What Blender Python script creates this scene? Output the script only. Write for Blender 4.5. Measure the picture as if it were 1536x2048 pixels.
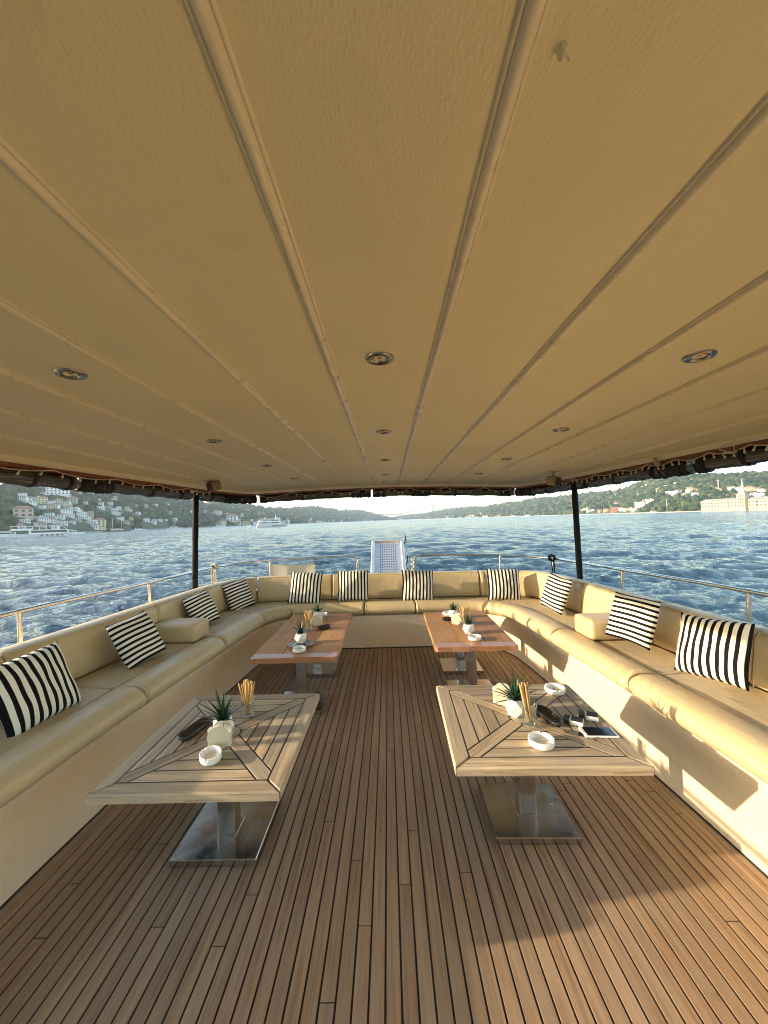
import bpy, bmesh, math, random
import numpy as np
from mathutils import Vector, Matrix
for o in list(bpy.data.objects): bpy.data.objects.remove(o)
rnd = random.Random(7); nr = np.random.RandomState(11)
S = bpy.context.scene; C = S.collection
# ---------------------------------------------------------------- camera, sky, sun, exposure
FPX, CAMX, CAMZ = 760.0, 0.035, 1.55           # focal length in pixels of a 1536 x 2048 picture
Mc = Matrix.Rotation(7/760, 3, 'Z') @ Matrix.Rotation(19.5/760, 3, 'X') @ Matrix.Rotation(0.027, 3, 'Y')
CAM = Vector((CAMX, 0, CAMZ))
cd = bpy.data.cameras.new('camera'); cam = bpy.data.objects.new('camera', cd); C.objects.link(cam)
R_, F_, U_ = Mc.col[0], Mc.col[1], Mc.col[2]
m4 = Matrix((R_, U_, -F_)).transposed().to_4x4(); m4.translation = CAM
cam.matrix_world = m4
cd.sensor_fit = 'VERTICAL'; cd.sensor_height = 32; cd.sensor_width = 24; cd.lens = FPX/2048*32
cd.clip_start = 0.02; cd.clip_end = 60000
S.camera = cam
SUN_DIR = Vector((-1, -0.125, 0.227)).normalized()      # towards the sun
sun_el = math.asin(SUN_DIR.z); sun_rot = math.atan2(SUN_DIR.x, SUN_DIR.y) % (2*math.pi)
W = bpy.data.worlds.new('World'); S.world = W; W.use_nodes = True
wn = W.node_tree; wn.nodes.clear()
sky = wn.nodes.new('ShaderNodeTexSky'); sky.sky_type = 'NISHITA'; sky.sun_disc = False
sky.sun_elevation = sun_el; sky.sun_rotation = sun_rot
sky.air_density = 1.2; sky.dust_density = 1.0; sky.ozone_density = 1.2; sky.altitude = 0
bg = wn.nodes.new('ShaderNodeBackground'); bg.inputs['Strength'].default_value = 0.118
wo = wn.nodes.new('ShaderNodeOutputWorld')
wn.links.new(sky.outputs[0], bg.inputs[0]); wn.links.new(bg.outputs[0], wo.inputs[0])
sl = bpy.data.lights.new('sun', 'SUN'); sl.energy = 2.0; sl.angle = math.radians(0.6); sl.color = (1.0, 0.80, 0.55)
so = bpy.data.objects.new('sun', sl); C.objects.link(so)
so.rotation_euler = SUN_DIR.to_track_quat('Z', 'Y').to_euler(); so.location = SUN_DIR*50
S.view_settings.view_transform = 'Standard'; S.view_settings.look = 'None'
S.view_settings.exposure = 2.4; S.view_settings.gamma = 1.0
S.view_settings.use_curve_mapping = False
S.cycles.max_bounces = 8; S.cycles.diffuse_bounces = 5; S.cycles.glossy_bounces = 4
S.cycles.transmission_bounces = 6; S.cycles.transparent_max_bounces = 8; S.cycles.volume_bounces = 0
S.cycles.sample_clamp_indirect = 6.0
S.cycles.caustics_reflective = False; S.cycles.caustics_refractive = False
S.cycles.use_denoising = True; S.cycles.filter_width = 1.0

# ---------------------------------------------------------------- helpers: pixels to places
def ray(px, py): return Mc @ Vector(((px-768)/FPX, 1, (1024-py)/FPX))
def at_z(px, py, z):
    d = ray(px, py); return CAM + d*((z-CAMZ)/d.z)
def at_y(px, py, y):
    d = ray(px, py); return CAM + d*(y/d.y)
def at_x(px, py, x):
    d = ray(px, py); return CAM + d*((x-CAMX)/d.x)

# ---------------------------------------------------------------- helpers: objects
def tag(o, label=None, cat=None, group=None, kind=None):
    if label: o['label'] = label
    if cat: o['category'] = cat
    if group: o['group'] = group
    if kind: o['kind'] = kind
    return o
def empty(name, loc=(0,0,0), rz=0.0, **k):
    o = bpy.data.objects.new(name, None); C.objects.link(o)
    o.location = loc; o.rotation_euler = (0,0,rz); o.empty_display_size = .1
    return tag(o, **k)
def link(name, me, mat=None, parent=None, loc=None, rot=None, **k):
    o = bpy.data.objects.new(name, me); C.objects.link(o)
    if mat is not None and len(me.materials) == 0:
        for m in (mat if isinstance(mat, (list, tuple)) else [mat]): me.materials.append(m)
    if parent: o.parent = parent
    if loc is not None: o.location = loc
    if rot is not None: o.rotation_euler = rot
    return tag(o, **k)
def copy_tree(o, parent=None):
    c = o.copy(); C.objects.link(c)
    if parent: c.parent = parent
    for ch in list(o.children): copy_tree(ch, c)
    return c
class MB:
    """collects simple shapes and builds one mesh"""
    def __init__(s): s.v = []; s.f = []; s.m = []; s.sm = []
    def add(s, vs, fs, mi=0, smooth=False):
        b = len(s.v); s.v += [tuple(v) for v in vs]
        for f in fs: s.f.append(tuple(i+b for i in f)); s.m.append(mi); s.sm.append(smooth)
        return s
    def box(s, c, d, mi=0, rz=0.0):
        x, y, z = d[0]/2, d[1]/2, d[2]/2; co, si = math.cos(rz), math.sin(rz)
        vs = []
        for sz in (-z, z):
            for sx, sy in ((-x,-y),(x,-y),(x,y),(-x,y)):
                vs.append((c[0]+sx*co-sy*si, c[1]+sx*si+sy*co, c[2]+sz))
        return s.add(vs, [(3,2,1,0),(4,5,6,7),(0,1,5,4),(1,2,6,5),(2,3,7,6),(3,0,4,7)], mi)
    def bbox(s, c, d, b=.004, mi=0):
        """box with chamfered edges"""
        X, Y, Z = d[0]/2, d[1]/2, d[2]/2
        vs = []; idx = {}
        for sx in (-1,1):
            for sy in (-1,1):
                for sz in (-1,1):
                    for k, p in enumerate(((X,Y-b,Z-b),(X-b,Y,Z-b),(X-b,Y-b,Z))):
                        idx[(sx,sy,sz,k)] = len(vs); vs.append((c[0]+sx*p[0], c[1]+sy*p[1], c[2]+sz*p[2]))
        g = lambda *a: idx[a]; fs = []
        for q in (-1,1):
            fs.append([g(q,-1,-1,0),g(q,1,-1,0),g(q,1,1,0),g(q,-1,1,0)][::q])
            fs.append([g(-1,q,-1,1),g(-1,q,1,1),g(1,q,1,1),g(1,q,-1,1)][::q])
            fs.append([g(-1,-1,q,2),g(1,-1,q,2),g(1,1,q,2),g(-1,1,q,2)][::q])
        for a in (-1,1):
            for b2 in (-1,1):
                fs.append([g(a,b2,-1,0),g(a,b2,1,0),g(a,b2,1,1),g(a,b2,-1,1)][::-a*b2])
                fs.append([g(a,-1,b2,0),g(a,1,b2,0),g(a,1,b2,2),g(a,-1,b2,2)][::a*b2])
                fs.append([g(-1,a,b2,1),g(1,a,b2,1),g(1,a,b2,2),g(-1,a,b2,2)][::-a*b2])
        for sx in (-1,1):
            for sy in (-1,1):
                for sz in (-1,1):
                    fs.append([g(sx,sy,sz,0),g(sx,sy,sz,1),g(sx,sy,sz,2)][::sx*sy*sz])
        return s.add(vs, [tuple(f) for f in fs], mi)
    def prism(s, poly, z0, z1, b=0.0, mi=0):
        n = len(poly)
        ar = sum(poly[i][0]*poly[(i+1)%n][1]-poly[(i+1)%n][0]*poly[i][1] for i in range(n))
        if ar < 0: poly = poly[::-1]
        vs = [(x,y,z0) for x,y in poly] + [(x,y,z1-b) for x,y in poly]
        fs = [tuple(range(n))[::-1]] + [(i,(i+1)%n,n+(i+1)%n,n+i) for i in range(n)]
        if b > 0:
            cx = sum(p[0] for p in poly)/n; cy = sum(p[1] for p in poly)/n
            for i in range(n):
                p0, p1, p2 = Vector(poly[i-1]), Vector(poly[i]), Vector(poly[(i+1)%n])
                e1 = (p1-p0).normalized(); e2 = (p2-p1).normalized()
                n1 = Vector((-e1.y, e1.x)); n2 = Vector((-e2.y, e2.x)); bi = (n1+n2)
                bi = bi/max(.25, bi.dot(n1)) if bi.length > 1e-4 else n1
                q = p1+bi*b; vs.append((q.x,q.y,z1))
            fs += [(n+i,n+(i+1)%n,2*n+(i+1)%n,2*n+i) for i in range(n)]
            fs.append(tuple(range(2*n,3*n)))
        else: fs.append(tuple(range(n,2*n)))
        return s.add(vs, fs, mi)
    def tube(s, pts, r, seg=8, mi=0, caps=True, smooth=True, closed=False):
        pts = [Vector(p) for p in pts]; n = len(pts); vs = []; fs = []
        rr = r if isinstance(r, (list, tuple)) else [r]*n
        nrm = None
        for i in range(n):
            if closed: t = (pts[(i+1)%n]-pts[i-1])
            else: t = pts[min(i+1,n-1)]-pts[max(i-1,0)]
            t.normalize()
            if nrm is None:
                a = Vector((0,0,1)) if abs(t.z) < .9 else Vector((1,0,0))
                nrm = (a-t*a.dot(t)).normalized()
            else:
                nrm = (nrm-t*nrm.dot(t))
                nrm = nrm.normalized() if nrm.length > 1e-6 else t.orthogonal().normalized()
            bn = t.cross(nrm)
            for k in range(seg):
                a = 2*math.pi*k/seg; vs.append(pts[i]+(nrm*math.cos(a)+bn*math.sin(a))*rr[i])
        for i in range(n if closed else n-1):
            j = (i+1)%n
            for k in range(seg): fs.append((i*seg+k, i*seg+(k+1)%seg, j*seg+(k+1)%seg, j*seg+k))
        s.add(vs, fs, mi, smooth)
        if caps and not closed:
            s.add(vs[:seg], [tuple(range(seg))[::-1]], mi); s.add(vs[-seg:], [tuple(range(seg))], mi)
        return s
    def lathe(s, prof, seg=24, c=(0,0,0), sx=1.0, sy=1.0, mi=0, smooth=True, cap0=False, cap1=False, rot0=0.0):
        n = len(prof); vs = []; fs = []
        for r, z in prof:
            for k in range(seg):
                a = rot0+2*math.pi*k/seg; vs.append((c[0]+r*math.cos(a)*sx, c[1]+r*math.sin(a)*sy, c[2]+z))
        for i in range(n-1):
            for k in range(seg): fs.append((i*seg+k, i*seg+(k+1)%seg, (i+1)*seg+(k+1)%seg, (i+1)*seg+k))
        if cap0: fs.append(tuple(range(seg))[::-1])
        if cap1: fs.append(tuple(range((n-1)*seg, n*seg)))
        return s.add(vs, fs, mi, smooth)
    def mesh(s, name):
        me = bpy.data.meshes.new(name); me.from_pydata(s.v, [], s.f)
        me.polygons.foreach_set('material_index', s.m); me.polygons.foreach_set('use_smooth', s.sm)
        me.update(); return me
    def build(s, name, mat, parent=None, loc=None, rot=None, **k):
        return link(name, s.mesh(name), mat, parent, loc, rot, **k)
def np_mesh(name, V, F, smooth=True, mats=None):
    """numpy vertices (n,3) and faces (m,k)"""
    me = bpy.data.meshes.new(name); k = F.shape[1]
    me.vertices.add(len(V)); me.vertices.foreach_set('co', np.asarray(V, np.float32).ravel())
    me.loops.add(F.size); me.loops.foreach_set('vertex_index', F.astype(np.int32).ravel())
    me.polygons.add(len(F)); me.polygons.foreach_set('loop_start', np.arange(0, F.size, k, dtype=np.int32))
    me.polygons.foreach_set('use_smooth', np.full(len(F), smooth))
    if mats is not None: me.polygons.foreach_set('material_index', np.asarray(mats, np.int32))
    me.update(calc_edges=True); me.validate(); return me
def clip(poly, nx, ny, d):
    """keep the part of a polygon where nx*x+ny*y <= d"""
    out = []; n = len(poly)
    for i in range(n):
        a, b = poly[i], poly[(i+1)%n]; da = nx*a[0]+ny*a[1]-d; db = nx*b[0]+ny*b[1]-d
        if da <= 0: out.append(a)
        if (da < 0 < db) or (db < 0 < da):
            t = da/(da-db); out.append((a[0]+(b[0]-a[0])*t, a[1]+(b[1]-a[1])*t))
    res = []
    for p in out:
        if not res or math.hypot(p[0]-res[-1][0], p[1]-res[-1][1]) > 1e-4: res.append(p)
    if len(res) > 1 and math.hypot(res[0][0]-res[-1][0], res[0][1]-res[-1][1]) < 1e-4: res.pop()
    return res
def catmull(P, n):
    P = [np.array(p, float) for p in P]; P = [2*P[0]-P[1]]+P+[2*P[-1]-P[-2]]; out = []
    for i in range(1, len(P)-2):
        for k in range(n):
            t = k/n; a, b, c, d = P[i-1], P[i], P[i+1], P[i+2]
            out.append(.5*((2*b)+(-a+c)*t+(2*a-5*b+4*c-d)*t*t+(-a+3*b-3*c+d)*t**3))
    out.append(P[-2]); return np.array(out)

# ---------------------------------------------------------------- helpers: materials
class NT:
    def __init__(s, name):
        s.mat = bpy.data.materials.new(name); s.mat.use_nodes = True; s.t = s.mat.node_tree
        s.b = s.t.nodes['Principled BSDF']; s.out = s.t.nodes['Material Output']
    def n(s, typ, **k):
        nd = s.t.nodes.new('ShaderNode'+typ)
        for a, v in k.items(): setattr(nd, a, v)
        return nd
    def l(s, a, b): s.t.links.new(a, b)
    def set(s, **k):
        for a, v in k.items():
            a = a.replace('_', ' ')
            for key in s.b.inputs.keys():
                if key.lower() == a.lower(): s.b.inputs[key].default_value = v; break
        return s
    def coord(s, scale=(1,1,1), which='Object', rand=0.0):
        tc = s.n('TexCoord'); mp = s.n('Mapping'); mp.inputs['Scale'].default_value = scale
        s.l(tc.outputs[which], mp.inputs[0])
        if rand:
            oi = s.n('ObjectInfo'); mu = s.n('Math', operation='MULTIPLY'); mu.inputs[1].default_value = rand
            s.l(oi.outputs['Random'], mu.inputs[0])
            cb = s.n('CombineXYZ')
            for i in range(3): s.l(mu.outputs[0], cb.inputs[i])
            s.l(cb.outputs[0], mp.inputs['Location'])
        return mp.outputs[0]
    def noise(s, vec, scale, detail=4, rough=.55, dist=0.0):
        nd = s.n('TexNoise'); nd.inputs['Scale'].default_value = scale; nd.inputs['Detail'].default_value = detail
        nd.inputs['Roughness'].default_value = rough; nd.inputs['Distortion'].default_value = dist
        s.l(vec, nd.inputs['Vector']); return nd.outputs['Fac']
    def ramp(s, fac, stops, interp='LINEAR'):
        r = s.n('ValToRGB'); r.color_ramp.interpolation = interp; e = r.color_ramp.elements
        while len(e) < len(stops): e.new(.5)
        for i, (p, c) in enumerate(stops):
            e[i].position = p; e[i].color = (c, c, c, 1) if isinstance(c, (int, float)) else (*c, 1)
        s.l(fac, r.inputs[0]); return r.outputs[0]
    def mix(s, a, b, fac, mode='MIX'):
        m = s.n('Mix', data_type='RGBA', blend_type=mode)
        for sock, v in ((m.inputs[0], fac), (m.inputs[6], a), (m.inputs[7], b)):
            if isinstance(v, bpy.types.NodeSocket): s.l(v, sock)
            elif isinstance(v, (int, float)): sock.default_value = v
            else: sock.default_value = (*v, 1)
        return m.outputs[2]
    def math(s, op, a, b=0.0):
        m = s.n('Math', operation=op)
        for sock, v in ((m.inputs[0], a), (m.inputs[1], b)):
            if isinstance(v, bpy.types.NodeSocket): s.l(v, sock)
            else: sock.default_value = v
        return m.outputs[0]
    def bump(s, h, strength=.3, dist=.01, normal=None):
        b = s.n('Bump'); b.inputs['Strength'].default_value = strength; b.inputs['Distance'].default_value = dist
        s.l(h, b.inputs['Height'])
        if normal is not None: s.l(normal, b.inputs['Normal'])
        return b.outputs[0]
    def col(s, sock): s.l(sock, s.b.inputs['Base Color']); return s
    def nor(s, sock): s.l(sock, s.b.inputs['Normal']); return s
    def rgh(s, sock): s.l(sock, s.b.inputs['Roughness']); return s
def plain(name, c, rough=.5, metal=0.0, var=.12, scale=8.0, bump=0.0, spec=.5):
    t = NT(name); v = t.coord()
    t.col(t.mix(tuple(x*(1-var) for x in c), tuple(min(1,x*(1+var)) for x in c), t.noise(v, scale, 5)))
    t.set(Roughness=rough, Metallic=metal); t.b.inputs['Specular IOR Level'].default_value = spec
    if bump: t.nor(t.bump(t.noise(v, scale*6, 4), bump, .004))
    return t.mat
def leather(name, c, rough, wr=.2):
    t = NT(name); v = t.coord()
    big = t.noise(v, 2.3, 4, .6); fine = t.noise(v, 260, 2)
    base = t.mix(tuple(x*.86 for x in c), tuple(x*1.08 for x in c), big)
    dirt = t.ramp(t.noise(v, 9, 6, .7), [(.52, 0.0), (.78, 1.0)])
    base = t.mix(base, tuple(x*.62 for x in c), t.math('MULTIPLY', dirt, .35))
    t.col(base); t.set(Roughness=rough); t.rgh(t.ramp(t.noise(v, 14, 4), [(.3, rough-.08), (.7, rough+.12)]))
    n1 = t.bump(fine, .12, .0015)
    n2 = t.bump(t.noise(v, 5.5, 3, .5, 1.6), wr, .03, n1)
    t.nor(t.bump(t.noise(v, 17, 4, .6, 2.2), wr*.9, .006, n2)); return t.mat
def wood(name, dark, mid, light, along='Y', rough=.6, grain=1.0, grey=None, rnd_amt=.35, bump=.25, warp=0.0, coat=0.0):
    t = NT(name)
    sc = (38*grain, 1.6, 38*grain) if along == 'Y' else (1.6, 38*grain, 38*grain)
    v = t.coord(sc, 'Object', 13.7); v2 = t.coord((3,3,3), 'Object', 31.0)
    g = t.noise(v, 1.0, 7, .65, .4+warp)
    s2 = tuple(x*3.2 for x in sc); v3 = t.coord(s2, 'Object', 7.3); fine = t.noise(v3, 1.0, 3, .6)
    base = t.ramp(g, [(.28, dark), (.5, mid), (.74, light)])
    base = t.mix(base, tuple(x*.5 for x in dark), t.math('MULTIPLY', t.ramp(fine, [(.55, 0.0), (.75, 1.0)]), .55))
    blot = t.noise(v2, .9, 5, .62)
    if grey: base = t.mix(base, grey, t.math('MULTIPLY', t.ramp(blot, [(.4, 0.0), (.66, 1.0)]), .75))
    oi = t.n('ObjectInfo'); k = t.math('ADD', t.math('MULTIPLY', oi.outputs['Random'], rnd_amt), 1-rnd_amt/2)
    kk = t.n('CombineColor')
    for i in range(3): t.l(k, kk.inputs[i])
    base = t.mix(base, kk.outputs[0], 1.0, 'MULTIPLY')
    st = t.ramp(t.noise(t.coord((6,6,6), 'Object', 3.1), 1.5, 6, .75), [(.62, 0.0), (.8, 1.0)])
    base = t.mix(base, tuple(x*.4 for x in dark), t.math('MULTIPLY', st, .5))
    t.col(base); t.rgh(t.ramp(blot, [(.3, rough-.1), (.7, rough+.12)]))
    if coat: t.b.inputs['Coat Weight'].default_value = coat; t.b.inputs['Coat Roughness'].default_value = .25
    t.nor(t.bump(t.math('ADD', g, fine), bump, .002)); return t.mat
MAT = {}
CREAM = (.53, .415, .24)
MAT['cushion'] = leather('tan_leatherette', CREAM, .42)
MAT['ceiling'] = None
def m_ceiling():
    t = NT('cream_headliner'); v = t.coord()
    c = (.89, .80, .50); big = t.noise(v, .9, 5, .6); sp = t.noise(v, 7, 6, .7)
    base = t.mix(tuple(x*.82 for x in c), tuple(min(.92,x*1.07) for x in c), big)
    base = t.mix(base, (.50, .39, .23), t.math('MULTIPLY', t.ramp(sp, [(.6, 0.0), (.85, 1.0)]), .4))
    spot = t.ramp(t.noise(v, 23, 2, .5), [(.80, 0.0), (.84, 1.0)])
    base = t.mix(base, (.25, .16, .07), t.math('MULTIPLY', spot, .6))
    t.col(base); t.set(Roughness=.5)
    vo = t.n('TexVoronoi'); vo.inputs['Scale'].default_value = 210; t.l(t.coord((1,.55,1)), vo.inputs['Vector'])
    n1 = t.bump(vo.outputs['Distance'], .40, .002)
    t.nor(t.bump(t.noise(v, 2.2, 3), .35, .04, n1)); return t.mat
MAT['ceiling'] = m_ceiling()
MAT['bead'] = leather('cream_piping', (.86,.78,.55), .30, .05)
MAT['riser'] = leather('cream_riser_vinyl', (.69,.575,.415), .55, .2)
MAT['deck'] = wood('teak_deck', (.19,.115,.068), (.34,.218,.130), (.46,.32,.20), 'Y', .62, 1.0, (.35,.26,.175), .22, .3)
MAT['table'] = wood('weathered_teak', (.15,.102,.064), (.39,.295,.195), (.58,.465,.315), 'X', .62, .9, (.32,.28,.22), .5, .3, .5)
MAT['redwood'] = wood('varnished_hardwood', (.19,.072,.020), (.36,.155,.040), (.49,.25,.085), 'Y', .6, .42, (.42,.245,.115), .25, .15, 2.4, .0)
MAT['redwood_end'] = wood('varnished_hardwood_end', (.19,.066,.022), (.32,.125,.043), (.42,.19,.08), 'X', .38, .42, (.36,.20,.12), .2, .15, 2.0, .35)
MAT['trim'] = wood('varnished_mahogany', (.14,.035,.012), (.22,.06,.02), (.30,.09,.03), 'Y', .3, .6, None, .1, .1, 0, .5)
MAT['caulk'] = plain('black_caulk', (.012,.011,.010), .55)
def m_steel(name, c, r0, r1, sc):
    t = NT(name); v = t.coord()
    a = t.noise(v, sc, 6, .6, .3)
    t.col(t.ramp(a, [(.3, tuple(x*.78 for x in c)), (.55, c), (.8, tuple(min(1,x*1.1) for x in c))]))
    t.set(Metallic=1.0); t.rgh(t.ramp(t.noise(v, sc*1.7, 6, .7), [(.3, r0), (.75, r1)]))
    t.nor(t.bump(t.noise(v, sc*.6, 2), .05, .006)); return t.mat
MAT['steel'] = m_steel('brushed_steel', (.56,.54,.50), .13, .30, 7)
MAT['rail'] = m_steel('polished_steel_rail', (.62,.60,.57), .12, .28, 14)
MAT['alu'] = m_steel('aluminium_gangway', (.74,.70,.64), .45, .6, 14)
MAT['black'] = plain('black_sleeve', (.004,.0045,.007), .75, spec=.25, bump=.2, scale=5)
MAT['strap'] = plain('black_webbing', (.012,.012,.013), .7, bump=.2, scale=20)
def m_roll():
    t = NT('rolled_clear_curtain'); v = t.coord((.9, .9, 16))
    a = t.noise(v, 2.4, 5, .6, 1.2)
    t.col(t.ramp(a, [(.35, (.018,.015,.012)), (.55, (.085,.07,.05)), (.72, (.30,.26,.20))]))
    t.set(Roughness=.16); t.b.inputs['Specular IOR Level'].default_value = .7
    t.nor(t.bump(a, .5, .02)); return t.mat
MAT['roll'] = m_roll()
MAT['ceramic'] = plain('white_ceramic', (.80,.79,.75), .22, var=.03)
MAT['pot'] = plain('white_matt_pot', (.78,.76,.71), .5, var=.04)
MAT['napkin'] = plain('white_paper', (.82,.80,.75), .8, var=.03)
MAT['holder'] = plain('cream_enamel_metal', (.56,.51,.39), .35, var=.03)
MAT['dark_tray'] = plain('dark_glazed_tray', (.045,.038,.034), .22)
MAT['grey_plate'] = plain('grey_stone_plate', (.19,.17,.155), .4)
MAT['soil'] = plain('potting_soil', (.05,.028,.014), .9, var=.5, scale=60)
MAT['ash'] = plain('cigarette_ash', (.10,.09,.08), .9, var=.6, scale=200)
MAT['wire'] = plain('cream_wire', (.62,.56,.44), .5)
MAT['bulb'] = plain('white_bulb_cap', (.75,.70,.60), .35)
MAT['rope'] = plain('pale_rope', (.48,.42,.33), .85, var=.3, scale=90, bump=.4)
MAT['banner'] = plain('beige_canvas', (.52,.48,.40), .8, var=.08, bump=.2)
MAT['speaker'] = plain('beige_speaker_case', (.30,.23,.15), .5)
MAT['speaker_front'] = plain('dark_speaker_grille', (.07,.055,.04), .6)
MAT['phone'] = plain('white_phone_body', (.78,.77,.75), .25, var=.02)
MAT['screen'] = plain('dark_phone_glass', (.012,.014,.018), .06)
MAT['pack_dark'] = plain('dark_card_pack', (.03,.03,.034), .65, spec=.2)
MAT['pack_white'] = plain('white_card_pack', (.75,.74,.70), .4)
MAT['pack_gold'] = plain('gold_card_band', (.40,.30,.12), .35)
def m_leaf():
    t = NT('succulent_leaf'); v = t.coord((1,1,1), 'Object', 5.0)
    t.col(t.ramp(t.noise(v, 20, 3), [(.3, (.010,.035,.016)), (.6, (.022,.07,.03)), (.8, (.05,.11,.045))]))
    t.set(Roughness=.38); return t.mat
MAT['leaf'] = m_leaf()
def m_straw():
    t = NT('paper_straw'); v = t.coord((30,30,6), 'Object', 9.0)
    t.col(t.ramp(t.noise(v, 1.0, 4), [(.3, (.50,.30,.11)), (.6, (.62,.42,.19)), (.8, (.72,.56,.32))]))
    t.set(Roughness=.6); return t.mat
MAT['straw'] = m_straw()
def m_glass():
    t = NT('clear_glass'); t.t.nodes.remove(t.b); lw = t.n('LayerWeight'); lw.inputs[0].default_value = .35
    tr = t.n('BsdfTransparent'); tr.inputs[0].default_value = (.93,.95,.94,1); gl = t.n('BsdfGlossy'); gl.inputs['Roughness'].default_value = .03
    mx = t.n('MixShader'); t.l(t.math('ADD', t.math('MULTIPLY', lw.outputs['Facing'], .55), .05), mx.inputs[0])
    t.l(tr.outputs[0], mx.inputs[1]); t.l(gl.outputs[0], mx.inputs[2]); t.l(mx.outputs[0], t.out.inputs['Surface']); return t.mat
MAT['glass'] = m_glass()
def m_stripe(axis, name):
    t = NT(name); tc = t.n('TexCoord'); sp = t.n('SeparateXYZ'); t.l(tc.outputs['UV'], sp.inputs[0])
    v = t.coord(); w = t.math('MULTIPLY', t.math('SUBTRACT', t.noise(v, 14, 3), .5), .004)
    c = t.math('ADD', sp.outputs[axis], w)
    fr = t.math('FRACT', t.math('MULTIPLY', c, 9.3))
    m = t.ramp(fr, [(.0, 0.0), (.03, 1.0), (.47, 1.0), (.50, 0.0)])
    weave = t.noise(t.coord((1,1,1)), 420, 2)
    t.col(t.mix(t.mix((.68,.65,.58), (.80,.77,.70), weave), t.mix((.004,.004,.005), (.010,.0095,.010), weave), m))
    t.set(Roughness=.9); t.b.inputs['Specular IOR Level'].default_value = .15
    n1 = t.bump(weave, .35, .002); t.nor(t.bump(t.noise(v, 9, 3, .5, .8), .5, .02, n1)); return t.mat
MAT['stripe_v'] = m_stripe(0, 'striped_cotton_upright'); MAT['stripe_h'] = m_stripe(1, 'striped_cotton_level')
MAT['chrome'] = m_steel('downlight_chrome', (.33,.29,.23), .12, .3, 30)
MAT['lens'] = plain('dark_lamp_lens', (.03,.026,.02), .12)
MAT['hull'] = plain('white_hull_paint', (.70,.66,.58), .3, var=.05, scale=3)

# ---------------------------------------------------------------- the sea frame: the boat is heeled a little against it
SEA = Matrix.Rotation(0.0046, 4, 'X') @ Matrix.Rotation(-0.0055, 4, 'Y')
SEAI3 = SEA.to_3x3().inverted(); WATER = -2.2
CQ = SEAI3 @ CAM
def sea_put(o, loc=(0,0,0), rz=0.0):
    o.matrix_world = SEA @ Matrix.Translation(Vector(loc)) @ Matrix.Rotation(rz, 4, 'Z'); return o
def sea_dir(px, py):
    """bearing (unit x,y) and slope of the view ray, in the sea frame"""
    d = SEAI3 @ ray(px, py); h = math.hypot(d.x, d.y); return d.x/h, d.y/h, d.z/h
def horizon_y(px): return 1039.8-0.0325*(px-775)

# ---------------------------------------------------------------- water
def build_water():
    t = NT('bosphorus_water')
    geo = t.n('NewGeometry')
    t.b.inputs['Base Color'].default_value = (.014, .042, .066, 1); t.set(Roughness=.06, IOR=1.333)
    ln = t.n('VectorMath', operation='LENGTH'); t.l(geo.outputs['Position'], ln.inputs[0])   # unresolved ripples widen the gloss with distance
    t.rgh(t.ramp(t.math('DIVIDE', t.math('LOGARITHM', ln.outputs['Value'], 10.0), 4.0), [(.30, .05), (.48, .09), (.60, .15), (.72, .22)]))
    t.b.inputs['Specular IOR Level'].default_value = .5
    mp = t.n('Mapping'); mp.inputs['Scale'].default_value = (.75, 1.25, 1); mp.inputs['Rotation'].default_value = (0,0,.25)
    t.l(geo.outputs['Position'], mp.inputs[0])
    a = t.noise(mp.outputs[0], 1.4, 6, .66, .4); b = t.noise(mp.outputs[0], 5.5, 4, .6, .3)
    n1 = t.bump(a, .9, .5); n2 = t.bump(b, .6, .07, n1); t.nor(n2)
    fa = np.radians(np.linspace(-54, 54, 470)); co = np.radians(np.linspace(54, 306, 64))[1:-1]
    ang = np.concatenate([fa, co]); na = len(ang); nrad = 820
    rad = 1.6*np.power(6000/1.6, np.linspace(0, 1, nrad))
    A, Rr = np.meshgrid(ang, rad); X = Rr*np.sin(A); Y = Rr*np.cos(A); Z = np.zeros_like(X)
    cell = np.maximum(Rr*math.log(6000/1.6)/nrad, np.where(np.abs(A) <= .96, Rr*(fa[1]-fa[0]), Rr*.07))
    for i in range(110):
        lam = 0.42*math.pow(30, nr.rand()**1.15); th = nr.normal(1.40, .50); k = 2*math.pi/lam
        amp = .0082*lam*(.5+nr.rand())*min(1, (1.9/lam)**.75)
        fade = np.clip((lam/cell-2.2)/2.0, 0, 1)
        ph = k*(X*math.cos(th)+Y*math.sin(th))+nr.rand()*6.28
        Z += amp*fade*(np.sin(ph)+.28*np.cos(2*ph))
    Z += WATER
    V = np.stack([X.ravel(), Y.ravel(), Z.ravel()], 1)
    i = np.arange(nrad-1)[:, None]*na; j = np.arange(na)[None, :]; j2 = (j+1) % na
    F = np.stack([i+j, i+j2, i+na+j2, i+na+j], -1).reshape(-1, 4)[:, ::-1]
    cap = np.concatenate([V, [[0,0,WATER]]]); me = np_mesh('water', cap, F)
    o = link('water', me, t.mat, kind='structure'); sea_put(o)
build_water()

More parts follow.
